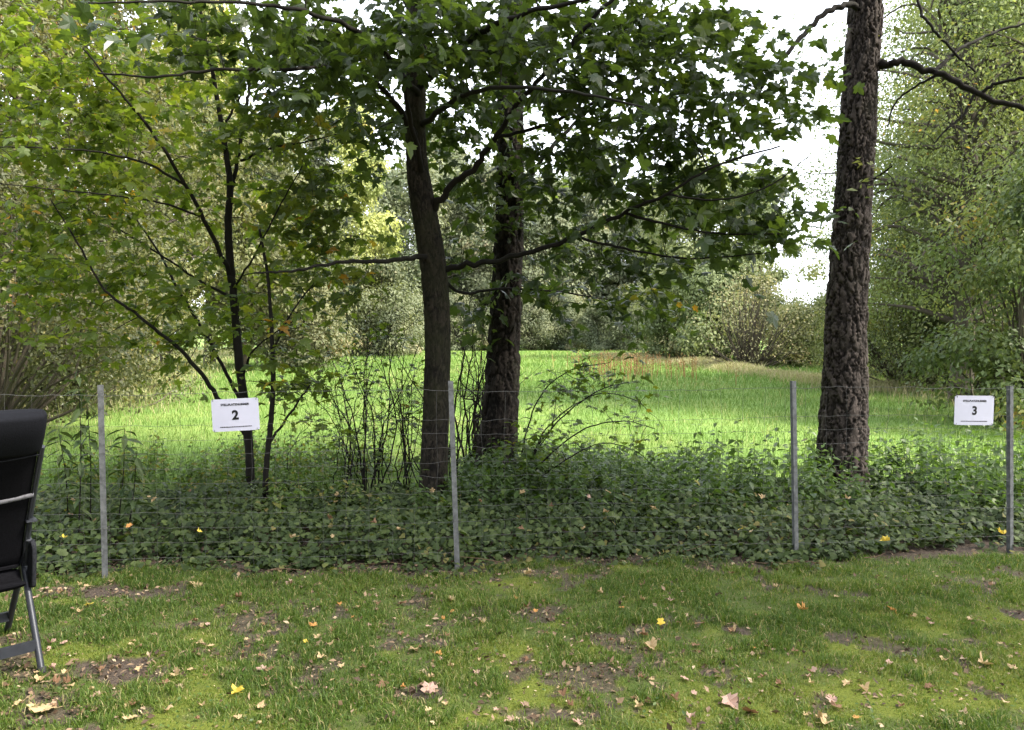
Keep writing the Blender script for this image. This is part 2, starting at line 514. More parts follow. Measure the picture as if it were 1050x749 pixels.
# lawn sheet: soil, moss and thatch
m, nt, out = new_mat('lawn_ground')
v3 = obj_vec(nt)
na = noise(nt, 55, 6, 0.75, v3); nb = noise(nt, 14, 5, 0.65, v3); nc = noise(nt, 160, 3, 0.7, v3)
soil = ramp(nt, na, [(0.3, (0.045, 0.034, 0.028)), (0.55, (0.10, 0.078, 0.062)), (0.75, (0.17, 0.135, 0.105))])
thatch = ramp(nt, nc, [(0.3, (0.045, 0.075, 0.018)), (0.7, (0.115, 0.155, 0.035))])
thatch = mixc(nt, ramp(nt, nb, [(0.42, (0, 0, 0)), (0.7, (0.55, 0.55, 0.55))]), thatch, (0.13, 0.11, 0.06))
mossc = ramp(nt, nc, [(0.3, (0.085, 0.115, 0.018)), (0.7, (0.19, 0.215, 0.038))])
c = mixc(nt, attr(nt, 'moss'), thatch, mossc)
c = mixc(nt, attr(nt, 'bare'), c, soil)
principled(nt, out, c, 0.9, 0.12, 0, bump(nt, na, 1.0, 0.02))
lx0, lx1, ly0, ly1 = -6.5, 6.5, 1.2, 5.9
v, f = grid(lx0, lx1, 720, ly0, ly1, 300, lambda x, y: 0.022 * (fbm(x, y, 3.0, 4) - 0.5) + 0.004)
bm_ = bare_mask(v[:, 0], v[:, 1]); ms_ = moss_mask(v[:, 0], v[:, 1])
v[:, 2] -= 0.008 * bm_
g = MB().add(v, f)
lawn = g.build('lawn', m, vattr={'bare': bm_, 'moss': ms_})
tag(lawn, 'mossy lawn with bare soil patches in front of the fence', 'lawn', kind='structure')


def lawn_z(x, y):
    return 0.022 * (fbm(x, y, 3.0, 4) - 0.5) + 0.004


def blades(mb, x, y, z, L, Wd, rnd, lean=0.5):
    n = len(x)
    a = rng.random(n) * 6.283
    dx, dy = np.cos(a), np.sin(a)
    l = lean * (0.3 + rng.random(n))
    b = rng.random(n) * 6.283
    lx, ly = np.cos(b) * l * L, np.sin(b) * l * L
    P = np.stack([x, y, z], -1)
    S = np.stack([dx, dy, np.zeros(n)], -1) * (Wd / 2)[:, None]
    mid = P + np.stack([lx * 0.35, ly * 0.35, L * 0.6], -1)
    tip = P + np.stack([lx, ly, L * (1 - 0.35 * l)], -1)
    V = np.stack([P - S, P + S, mid + S * 0.75, mid - S * 0.75, tip], 1)
    o = (np.arange(n) * 5)[:, None]
    mb.add(V.reshape(-1, 3), o + np.array([[0, 1, 2, 3]]), rnd)
    # the tips share the same vertices
    mb.f3.append(o + np.array([[3, 2, 4]]) + mb.n - 5 * n); mb.r3.append(np.broadcast_to(rnd, (n,)))


n = 480000
y = 2.3 + 3.1 * rng.random(n) ** 0.9
x = (rng.random(n) * 2 - 1) * (0.72 * y + 0.9)
k = (rng.random(n) > np.clip(bare_mask(x, y) * 1.08, 0, 0.97)) & (y < lawn_edge(x) + 0.05)
tuft = fbm(x, y, 5.5, 21)
k &= rng.random(n) < np.clip(0.30 + 2.6 * (tuft - 0.33), 0.22, 1) * (1 - 0.1 * moss_mask(x, y))
x, y, tuft = x[k], y[k], tuft[k]
mo = moss_mask(x, y)
L = (0.014 + 0.034 * rng.random(len(x)) ** 1.5) * (0.5 + 1.4 * tuft) * (1 - 0.5 * mo)
g = MB()
rn = np.clip(rng.normal(0.42, 0.22, len(x)) + 0.7 * (fbm(x, y, 1.7, 31) - 0.5) + 0.30 * mo, 0, 0.88)
rn = np.where(rng.random(len(x)) < 0.09, 1.0, rn)
blades(g, x, y, lawn_z(x, y) - 0.004, L, 0.0026 + 0.0022 * rng.random(len(x)), rn, 0.8)
tag(g.build('lawn_grass', M['lawn_blade']), 'short patchy grass blades of the mossy lawn', 'grass', kind='stuff')

# small clover and weed leaves in the lawn
n = 9000
y = 2.4 + 2.9 * rng.random(n); x = (rng.random(n) * 2 - 1) * (0.72 * y + 0.8)
k = (fbm(x, y, 3.3, 41) > 0.55) & (y < lawn_edge(x)) & (bare_mask(x, y) < 0.5)
x, y = x[k], y[k]
g = MB()
nn = len(x)
put_leaves(g, OVAL, np.stack([x, y, lawn_z(x, y) + 0.006 + 0.018 * rng.random(nn)], -1), np.array([0, 0, 1.0]) + 0.45 * rng.normal(size=(nn, 3)), rdir(nn), 0.010 + 0.014 * rng.random(nn), rng.random(nn))
tag(g.build('lawn_weeds', M['nettle']), 'small clover and weed leaves growing between the lawn blades', 'weeds', kind='stuff')

# dead leaf crumbs
n = 30000
y = 2.4 + 3.1 * rng.random(n); x = (rng.random(n) * 2 - 1) * (0.72 * y + 0.8)
k = rng.random(n) < (0.10 + 0.22 * (fbm(x, y, 2.2, 91) > 0.52) + 0.85 * bare_mask(x, y)) * np.clip(1.15 - 0.25 * x, 0.45, 2.2)
x, y = x[k], y[k]; nn = len(x)
g = MB()
put_leaves(g, OVAL, np.stack([x, y, lawn_z(x, y) + 0.004 + 0.010 * rng.random(nn)], -1), np.array([0, 0, 1.0]) + 0.5 * rng.normal(size=(nn, 3)), rdir(nn), 0.008 + 0.034 * rng.random(nn) ** 2, rng.random(nn))
tag(g.build('leaf_litter', M['litter']), 'crumbs of dead leaves scattered over soil and lawn', 'leaf litter', kind='stuff')

# meadow grass
n = 210000
y = 8.0 * (60 / 8.0) ** rng.random(n)
x = (rng.random(n) * 2 - 1) * (0.70 * y + 3)
k = x < 12 + 0.06 * y
k &= x > -14 - 0.1 * y
x, y = x[k], y[k]; nn = len(x)
L = (0.05 + 0.08 * rng.random(nn)) * (0.6 + 0.8 * fbm(x, y, 0.6, 51)) * np.clip(y / 14, 0.9, 2.2)
g = MB()
blades(g, x, y, np.full(nn, -0.015), L, np.clip(0.0006 * y, 0.005, 0.025), np.clip(rng.normal(0.45, 0.2, nn) + 1.1 * (fbm(x, y, 0.45, 53) - 0.5), 0, 1), 0.7)
# coarser tufts and straw standing out of it
n = 26000
y = 8.5 * (50 / 8.5) ** rng.random(n); x = (rng.random(n) * 2 - 1) * (0.70 * y + 3)
k = (x < 11) & (x > -13 - 0.1 * y) & (fbm(x, y, 1.3, 57) > 0.60)
x, y = x[k], y[k]; nn = len(x)
blades(g, x, y, np.full(nn, -0.015), (0.10 + 0.16 * rng.random(nn)) * np.clip(y / 16, 0.9, 1.8), np.clip(0.0005 * y, 0.005, 0.02), np.where(rng.random(nn) < 0.3, 1.0, 0.25 * rng.random(nn)), 0.6)
tag(g.build('meadow_grass', M['meadow_blade']), 'bright green meadow grass beyond the wire fence', 'meadow grass', kind='stuff')

# tan rough grass round the rim of the meadow and under the wood edge
g = MB()
for (x0, y0, x1, y1, w, n) in [(-9, 14, -16, 34, 2.5, 9000), (-17, 34, -22, 60, 4, 7000), (8.6, 37, 10.0, 21, 1.0, 12000), (9.6, 21, 15, 20, 1.6, 8000), (6.6, 50, 8.0, 37, 1.6, 8000), (12.5, 22, 11, 15, 2.0, 5000)]:
    t_ = rng.random(n)
    x = x0 + (x1 - x0) * t_ + rng.normal(size=n) * w * 0.5; y = y0 + (y1 - y0) * t_ + rng.normal(size=n) * w * 0.5
    blades(g, x, y, np.full(n, -0.015), (0.14 + 0.34 * rng.random(n)) * (0.2 + 1.3 * fbm(x, y, 0.7, 61)), np.clip(0.0008 * y, 0.01, 0.04), rng.random(n), 0.6)
tag(g.build('rough_grass', M['dry_grass']), 'dry straw coloured grass along the rim of the meadow', 'rough grass', kind='stuff')

# reddish dock stalks in the meadow
g = MB()
n = 150
x = rng.normal(4.7, 1.2, n); y = rng.normal(28.5, 3.0, n)
P = np.stack([x, y, np.zeros(n)], -1)
H = 0.5 + 0.45 * rng.random(n)
blades(g, x, y, np.full(n, -0.01), H, np.full(n, 0.03), rng.random(n), 0.25)
for kk in range(9):
    q = P + np.stack([rng.normal(size=n) * 0.05, rng.normal(size=n) * 0.05, H * (0.45 + 0.055 * kk)], -1)
    put_leaves(g, OVAL, q, rdir(n), rdir(n) + [0, 0, 0.6], 0.06, rng.random(n))
tag(g.build('dock_stalks', M['dock']), 'patch of reddish brown seeding stalks in the far meadow', 'dock', kind='stuff')


# ------------------------------------------------------------------ ivy bank and undergrowth
def fence_y(x):
    return 5.12 + 0.095 * (x + 0.4)


g = MB()
n = 36000
x = (rng.random(n) * 2 - 1) * 6.2
s = rng.random(n) ** 1.25
edge = lawn_edge(x)
y = edge - 0.10 + 0.35 * fbm(x, x * 0 + 2, 3.5, 79) + s * (1.75 + 0.5 * fbm(x, x * 0, 0.8, 77)) + 0.12 * (fbm(x, x * 0, 3, 70) - 0.5)
hgt = 0.05 + 0.14 * np.clip((y - edge) / 0.5, 0, 1) * (0.45 + 1.0 * fbm(x, y, 1.6, 71))
z = hgt * (0.25 + 0.85 * rng.random(n))
N = np.stack([rng.normal(size=n) * 0.5, -0.3 + rng.normal(size=n) * 0.5, np.full(n, 0.85)], -1)
T = np.stack([rng.normal(size=n) * 0.8, -0.5 + rng.normal(size=n) * 0.7, -0.2 * np.ones(n)], -1)
put_leaves(g, IVY, np.stack([x, y, z], -1), N, T, 0.030 + 0.032 * rng.random(n), np.clip(rng.normal(0.42, 0.22, n) + 0.6 * (fbm(x, y, 1.2, 73) - 0.5), 0, 1))
# runners straggling over the bare edge
n = 1700
x = (rng.random(n) * 2 - 1) * 6.2
k = fbm(x, x * 0 + 5, 2.2, 78) > 0.46
x = x[k]; n = len(x)
y = lawn_edge(x) - 0.10 - 0.22 * rng.random(n) ** 2 + 0.2 * fbm(x, x * 0 + 2, 3.5, 79)
put_leaves(g, IVY, np.stack([x, y, 0.015 + 0.05 * rng.random(n)], -1), np.array([0, -0.2, 1.0]) + 0.45 * rng.normal(size=(n, 3)), rdir(n), 0.022 + 0.026 * rng.random(n), np.clip(rng.normal(0.5, 0.25, n), 0, 1))
tag(g.build('ivy_cover', M['ivy']), 'dense dark ivy carpeting the ground under the fence', 'ivy', kind='stuff')


def herb_stems(mb, smb, x, y, H, pairs, size, tpl, lean=0.18, z0=0.0, rb=0.5):
    n = len(x)
    a = rng.random(n) * 6.283
    lx, ly = np.cos(a) * lean * H * rng.random(n), np.sin(a) * lean * H * rng.random(n)
    P = np.stack([x, y, np.full(n, z0)], -1)
    top = P + np.stack([lx, ly, H], -1)
    S = np.stack([np.full(n, 0.0035), np.zeros(n), np.zeros(n)], -1)
    V = np.stack([P - S, P + S, top + S * 0.4, top - S * 0.4], 1)
    smb.add(V.reshape(-1, 3), (np.arange(n) * 4)[:, None] + np.arange(4)[None], 0.3)
    for k in range(pairs):
        f = 0.25 + 0.75 * (k + 0.5) / pairs
        q = P + (top - P) * f
        ang = a + k * 1.57
        for sgn in (1, -1):
            d = np.stack([np.cos(ang) * sgn, np.sin(ang) * sgn, -0.15 + 0.3 * rng.random(n)], -1)
            Nn = np.array([0, 0, 1.0]) + 0.35 * rng.normal(size=(n, 3)) + 0.25 * d
            put_leaves(mb, tpl, q + d * 0.01, Nn, d, size * (1.15 - 0.55 * f) * (0.7 + 0.6 * rng.random(n)), np.clip(rng.normal(rb, 0.22, n), 0, 1))


g = MB()
n = 3600
x = -5.5 + 11.5 * rng.random(n)
y = 6.15 + 2.9 * rng.random(n) ** 0.9
cl = fbm(x, y, 1.1, 81)
k = rng.random(n) < np.clip((cl - 0.42) * 6, 0, 1) * np.where(x > -0.6, 0.62, 0.42)
x, y, cl = x[k], y[k], cl[k]
H = (0.20 + 0.40 * rng.random(len(x))) * (0.25 + 2.6 * np.clip(cl - 0.38, 0, 1) + 0.5 * cl) * np.where(x > -0.5, 1.0, 0.9) * np.where(np.abs(x - 0.5) < 1.1, 0.65, 0.88)
left = x < -0.9
herb_stems(g, g, x[~left], y[~left], H[~left], 7, 0.095, NETTLE, 0.3, rb=0.33)
herb_stems(g, g, x[left], y[left], H[left] * 0.75, 8, 0.075, NETTLE, 0.4, rb=0.75)  # higher leaf tone paints the left weeds as sunlit
tag(g.build('undergrowth', M['nettle']), 'nettles and low weeds crowding behind the wire fence', 'undergrowth', kind='stuff')


# ------------------------------------------------------------------ trees with sprays of leaves
class Grow:
    """a skeleton of points on limbs to which leaf sprays attach"""
    def __init__(s):
        s.pts = []; s.rad = []

    def path(s, p, r):
        s.pts.append(np.asarray(p)); s.rad.append(np.broadcast_to(r, (len(p),)).copy())

    def arrays(s):
        return np.concatenate(s.pts), np.concatenate(s.rad)


def limb(gr, parent, mat, spec, name='limb', sides=8, wob=0.012, mb=None):
    """spec: list of (u, v, D, width px); returns the smoothed path"""
    P = np.array([at(u, v, D) for (u, v, D, w) in spec])
    Rr = np.array([w * D / F / 2 for (u, v, D, w) in spec])
    p = smooth_path(P, 7)
    r = np.interp(np.linspace(0, len(Rr) - 1, len(p)), np.arange(len(Rr)), Rr)
    p[1:-1] += rng.normal(size=(len(p) - 2, 3)) * np.minimum(wob, r[1:-1] * 0.35)[:, None]
    gr.path(p, r)
    if mb is None:
        mm = MB(); tube(mm, p, r, sides); mm.build(name, mat, parent)
    else:
        tube(mb, p, r, sides)
    return p, r


def blob_points(blobs):
    out = []
    for (u, v, ru, rv, D, rD, n) in blobs:
        q = rng.normal(size=(n, 3)); q = unit(q) * (rng.random((n, 1)) ** 0.45)
        for a in q:
            out.append(at(u + a[0] * ru, v + a[1] * rv, max(2.2, D + a[2] * rD)))
    return np.array(out)


def sprays(gr, centres, lmb, tmb, tpl, size, nodes=5, length=0.5, droop=0.18, axis=None, rnd_c=0.45, rnd_s=0.22, gap=None, tilt=0.38, maxdist=2.6):
    pts, rad = gr.arrays()
    d0 = np.min(np.linalg.norm(centres[:, None, :] - pts[None, ::3, :], axis=2), axis=1)
    order = np.argsort(d0)
    buf = np.zeros((len(pts) + len(centres) * 8, 3)); rb = np.zeros(len(buf))
    m = len(pts); buf[:m] = pts; rb[:m] = rad
    LP, LN, LT, LS, LR = [], [], [], [], []
    for i in order:
        c = centres[i]
        dd = np.linalg.norm(buf[:m] - c, axis=1) + np.maximum(0, buf[:m, 2] - c[2]) * 0.25
        j = int(np.argmin(dd))
        if np.linalg.norm(buf[j] - c) > maxdist:
            continue
        a = buf[j]
        dv = c - a
        dl = np.linalg.norm(dv)
        out_dir = dv / max(dl, 1e-6)
        if axis is not None:
            h = c[:2] - axis[:2]
            out_dir = unit(out_dir * 0.7 + np.array([h[0], h[1], 0]) / max(np.linalg.norm(h), 0.3) * 0.5)
        out_dir = unit(out_dir * np.array([1, 1, 0.45]) + rng.normal(size=3) * 0.25)
        # branchlet from the skeleton to the spray
        if dl > 0.05:
            t_ = np.linspace(0, 1, 7)[:, None]
            sag = np.array([0, 0, 0.10 * dl]) + rng.normal(size=3) * 0.05 * dl
            p = a + dv * t_ + sag * (4 * t_ * (1 - t_))
            r0 = min(rb[j] * 0.7, 0.004 + 0.004 * dl)
            rr = np.linspace(r0, 0.0022, 7)
            tube(tmb, p, rr, 4, False)
            buf[m:m + 6] = p[1:]; rb[m:m + 6] = rr[1:]; m += 6
        # the spray itself
        Ls = length * (0.6 + 0.8 * rng.random())
        e = out_dir
        side = unit(np.cross(e, [0, 0, 1.0]) + rng.normal(size=3) * 0.15)
        t_ = np.linspace(0, 1, nodes + 1)
        tw = c + e * (t_ * Ls)[:, None] + np.array([0, 0, -1.0]) * (droop * Ls * t_ ** 2)[:, None]
        tube(tmb, tw, np.linspace(0.0024, 0.0010, nodes + 1), 3, False)
        base_r = rng.normal(rnd_c, rnd_s * 0.6)
        for k in range(nodes + 1):
            sg = (1, -1) if k < nodes else (0,)
            for s in sg:
                if rng.random() < 0.12:
                    continue
                d = unit(e * (0.55 if s else 1) + side * s * 0.95 + np.array([0, 0, -0.25]) + rng.normal(size=3) * 0.22)
                LP.append(tw[k] + d * (0.02 + 0.06 * rng.random()))
                LT.append(d + np.array([0, 0, -0.25]))
                LN.append(np.array([0, 0, 1.0]) + rng.normal(size=3) * tilt)
                LS.append(size * (0.5 + 0.8 * rng.random()))
                LR.append(min(1, max(0, base_r + rng.normal() * rnd_s * 0.6)))
    LP, LN, LT, LS, LR = (np.array(q_) for q_ in (LP, LN, LT, LS, LR))
    tps = (tpl, MAPLE_B, MAPLE_C) if tpl is MAPLE else (tpl,)
    which = rng.integers(0, len(tps), len(LP))
    for q_, tp_ in enumerate(tps):
        k_ = which == q_
        put_leaves(lmb, tp_, LP[k_], LN[k_], LT[k_], LS[k_], LR[k_])


def plated_trunk(spec, sides, dz, cell, depth, seed, flare=0.0):
    """trunk whose bark is broken into raised plates; returns MB, vertex attribute, path, radius"""
    r_ = np.random.default_rng(seed)
    P = np.array([at(u, v, D) for (u, v, D, w) in spec]); Rr = np.array([w * D / F / 2 for (u, v, D, w) in spec])
    P[0][2] = -0.05
    p = smooth_path(P, 12)
    r = np.interp(np.linspace(0, len(Rr) - 1, len(p)), np.arange(len(Rr)), Rr)
    zz = np.arange(p[0, 2], p[-1, 2], dz)
    pp = np.stack([np.interp(zz, p[:, 2], p[:, 0]), np.interp(zz, p[:, 2], p[:, 1]), zz], -1)
    rr = np.interp(zz, p[:, 2], r)
    a = np.arange(sides) * 2 * math.pi / sides
    Rm = rr.mean()
    A, Z = np.meshgrid(a, zz)
    S = A * Rm; Cc = 2 * math.pi * Rm
    # voronoi over the unrolled bark, cells stretched upwards
    sx, sz = cell, cell * 4.2
    nx = max(4, int(round(Cc / sx))); nz = int((zz[-1] - zz[0]) / sz) + 3
    jx = r_.random((nz, nx)); jz = r_.random((nz, nx)); hh = r_.random((nz, nx))
    Sw = S + 1.5 * sx * (fbm(S / sx, Z / sz, 0.8, seed, 5) - 0.5) + 0.7 * sx * (vnoise(S / sx, Z / sx, 3.0, seed + 6) - 0.5); Zw = Z + 1.6 * sz * (fbm(S / sx, Z / sz, 0.9, seed + 3, 5) - 0.5)
    gx = Sw / Cc * nx; gz = (Zw - zz[0]) / sz + 1
    ix = np.floor(gx).astype(int); iz = np.floor(gz).astype(int)
    f1 = np.full(S.shape, 9.0); f2 = np.full(S.shape, 9.0); hv = np.zeros(S.shape)
    for dx in (-1, 0, 1):
        for dzz in (-1, 0, 1):
            cx = ix + dx; cz = np.clip(iz + dzz, 0, nz - 1)
            cxm = cx % nx
            d = np.sqrt((gx - cx - jx[cz, cxm]) ** 2 + (gz - (iz + dzz) - jz[cz, cxm]) ** 2)
            near = d < f1
            f2 = np.where(near, f1, np.minimum(f2, d)); hv = np.where(near, hh[cz, cxm], hv); f1 = np.where(near, d, f1)
    pl = np.clip((f2 - f1 + 0.28 * (fbm(S / cell, Z / cell * 0.5, 1.5, seed + 12) - 0.5)) / 0.40, 0, 1)
    pl = pl * pl * (3 - 2 * pl)
    fine = fbm(S / cell * 2.2, Z / cell * 1.2, 1.0, seed + 8)
    disp = depth * (pl * (0.55 + 0.6 * hv) + 0.5 * (fine - 0.5)) - depth * 0.5
    lump = 1 + 0.05 * (fbm(np.cos(A) * 1.3 + 5, Z * 0.9 + np.sin(A), 1.0, seed + 2) - 0.5)
    rad = rr[:, None] * lump + disp
    if flare:
        rad = rad * (1 + flare * np.exp(-(Z - zz[0]) / 0.28) * (0.7 + 0.5 * np.sin(A * 5 + seed)))
    X = pp[:, 0][:, None] + rad * np.cos(A); Y = pp[:, 1][:, None] + rad * np.sin(A)
    V = np.stack([X, Y, Z], -1).reshape(-1, 3)
    m_ = len(zz)
    i = np.arange(m_ - 1)[:, None] * sides; j = np.arange(sides)[None]; k = (j + 1) % sides
    f = np.stack([i + j, i + k, i + sides + k, i + sides + j], -1).reshape(-1, 4)
    mb = MB().add(V, f)
    return mb, (pl * (0.6 + 0.4 * hv)).ravel(), pp[::8], rr[::8]


# ---- the young maple on the left (behind sign 2)
t1 = thing('maple_sapling', 'young maple with thin leaning limbs behind the sign numbered 2', 'tree', at(258, 505, 7.3) * [1, 1, 0])
O = np.array(t1.location)
gr = Grow()


def part(mb, name, mat, th, smooth=True, vattr=None):
    return mb.build(name, mat, th, smooth, vattr, origin=np.array(th.location))


def limbs(gr, th, mat, specs, sides=7, name='limb'):
    for s in specs:
        P = np.array([at(u, v, D) for (u, v, D, w) in s]); Rr = np.array([w * D / F / 2 for (u, v, D, w) in s])
        p = smooth_path(P, 7)
        r = np.interp(np.linspace(0, len(Rr) - 1, len(p)), np.arange(len(Rr)), Rr)
        p[1:-1] += rng.normal(size=(len(p) - 2, 3)) * np.minimum(0.012, r[1:-1] * 0.35)[:, None]
        gr.path(p, r)
        mm = MB(); tube(mm, p, r, sides); part(mm, name, mat, th)


def trunk(gr, th, mat, s, sides=14, name='trunk'):
    P = np.array([at(u, v, D) for (u, v, D, w) in s]); Rr = np.array([w * D / F / 2 for (u, v, D, w) in s])
    P[0][2] = -0.05
    p = smooth_path(P, 9)
    r = np.interp(np.linspace(0, len(Rr) - 1, len(p)), np.arange(len(Rr)), Rr)
    p[1:-1] += rng.normal(size=(len(p) - 2, 3)) * (r[1:-1] * 0.05)[:, None]
    gr.path(p, r)
    mm = MB(); tube(mm, p, r * (1 + 0.03 * rng.normal(size=len(r))), sides); part(mm, name, mat, th)


D = 7.3
trunk(gr, t1, M['bark_twig'], [(258, 520, D, 9.84), (257, 495, D, 9.02), (254, 440, D, 9.02), (246, 380, D, 8.61), (241, 320, D, 8.20), (236, 270, D, 7.79), (234, 225, D, 7.38), (236, 190, D, 6.56), (229, 140, D, 5.33), (219, 80, D - .1, 4.10), (207, 20, D - .2, 3.28), (198, -60, D - .3, 2.46)], 12)
limbs(gr, t1, M['bark_twig'], [
    [(253, 448, D, 5.74), (222, 408, D - .1, 4.92), (192, 366, D - .2, 4.10), (143, 325, D - .4, 3.28), (108, 298, D - .5, 2.46), (80, 250, D - .6, 1.97), (52, 205, D - .7, 1.23)],
    [(250, 418, D, 4.10), (226, 372, D + .2, 3.69), (205, 335, D + .3, 3.28), (180, 292, D + .4, 2.79), (160, 255, D + .5, 2.13), (120, 196, D + .6, 1.31)],
    [(237, 285, D, 4.92), (222, 250, D - .2, 4.51), (190, 190, D - .4, 3.69), (157, 136, D - .6, 3.28), (123, 95, D - .8, 2.46), (85, 50, D - 1, 1.64)],
    [(240, 306, D, 3.28), (205, 288, D + .1, 2.62), (175, 268, D + .2, 2.13), (130, 240, D + .3, 1.64), (90, 215, D + .3, 1.23)],
    [(190, 190, D - .4, 2.87), (150, 168, D - .5, 2.46), (100, 156, D - .7, 2.05), (50, 152, D - .9, 1.64), (-5, 151, D - 1, 1.15)],
    [(205, 222, D - .3, 2.46), (165, 208, D - .5, 2.05), (110, 200, D - .6, 1.64), (50, 194, D - .8, 1.23), (-5, 188, D - 1, 0.98)],
    [(235, 195, D, 4.92), (243, 170, D + .1, 4.10), (250, 122, D + .2, 3.69), (257, 85, D + .3, 2.87), (262, 40, D + .4, 2.05), (262, -30, D + .4, 1.48)],
    [(247, 165, D + .1, 2.87), (278, 152, D, 2.46), (312, 146, D - .2, 1.64), (345, 138, D - .3, 1.23)],
    [(230, 130, D, 2.87), (240, 110, D, 2.46), (253, 88, D, 1.64)],
    [(238, 300, D, 2.46), (262, 260, D - .3, 2.05), (285, 215, D - .6, 1.64), (310, 170, D - .8, 1.23)],
    [(247, 392, D, 2.87), (256, 366, D - .2, 2.46), (270, 350, D - .3, 1.64), (300, 330, D - .5, 1.23)],
])
lm, tm = MB(), MB()
c = blob_points([(90, 60, 110, 80, 7.3, 0.9, 62), (240, 40, 90, 70, 7.4, 0.9, 40), (40, 160, 80, 70, 7.1, 0.8, 56), (150, 180, 110, 80, 7.3, 0.8, 84), (285, 190, 65, 70, 7.7, 0.6, 36),
                 (80, 265, 85, 60, 7.1, 0.7, 62), (180, 300, 85, 55, 7.3, 0.6, 54), (290, 265, 55, 45, 7.5, 0.5, 26), (200, 350, 60, 30, 7.3, 0.4, 16), (290, 390, 35, 45, 7.3, 0.3, 16),
                 (150, -60, 200, 70, 7.2, 1.2, 60), (150, 110, 120, 70, 7.0, 0.7, 26), (110, 340, 50, 30, 7.0, 0.4, 12), (60, 100, 110, 90, 7.2, 0.8, 46), (60, 250, 90, 70, 7.3, 0.7, 36), (230, 120, 70, 70, 7.6, 0.6, 26), (250, 320, 70, 40, 7.7, 0.4, 18), (20, 30, 60, 60, 6.8, 0.6, 20)])
sprays(gr, c, lm, tm, MAPLE, 0.098, 4, 0.38, 0.3, axis=O, rnd_c=0.46, rnd_s=0.24, tilt=0.65)
part(tm, 'twigs', M['bark_twig'], t1); part(lm, 'crown', M['sapling'], t1, False)

# ---- the thin stem beside it
t2 = thing('thin_sapling', 'thin whip of a sapling just right of the young maple', 'tree', at(273, 505, 6.9) * [1, 1, 0])
gr = Grow(); D = 6.9
trunk(gr, t2, M['bark_twig'], [(271, 515, D, 6), (273, 480, D, 6), (278, 430, D, 5.5), (280, 390, D, 5), (278, 330, D, 4), (274, 280, D, 3.2), (266, 235, D, 2.2)], 8)
limbs(gr, t2, M['bark_twig'], [[(276, 455, D, 3), (300, 420, D, 2.4), (318, 395, D, 1.6)], [(279, 360, D, 2.4), (300, 320, D - .1, 1.8), (322, 290, D - .2, 1.2)]], 5)
lm, tm = MB(), MB()
c = blob_points([(290, 400, 45, 60, 6.9, 0.3, 18), (285, 300, 40, 60, 6.9, 0.4, 14)])
sprays(gr, c, lm, tm, MAPLE, 0.10, 3, 0.28, 0.3, rnd_c=0.5, rnd_s=0.28)
part(tm, 'twigs', M['bark_twig'], t2); part(lm, 'crown', M['sapling'], t2, False)

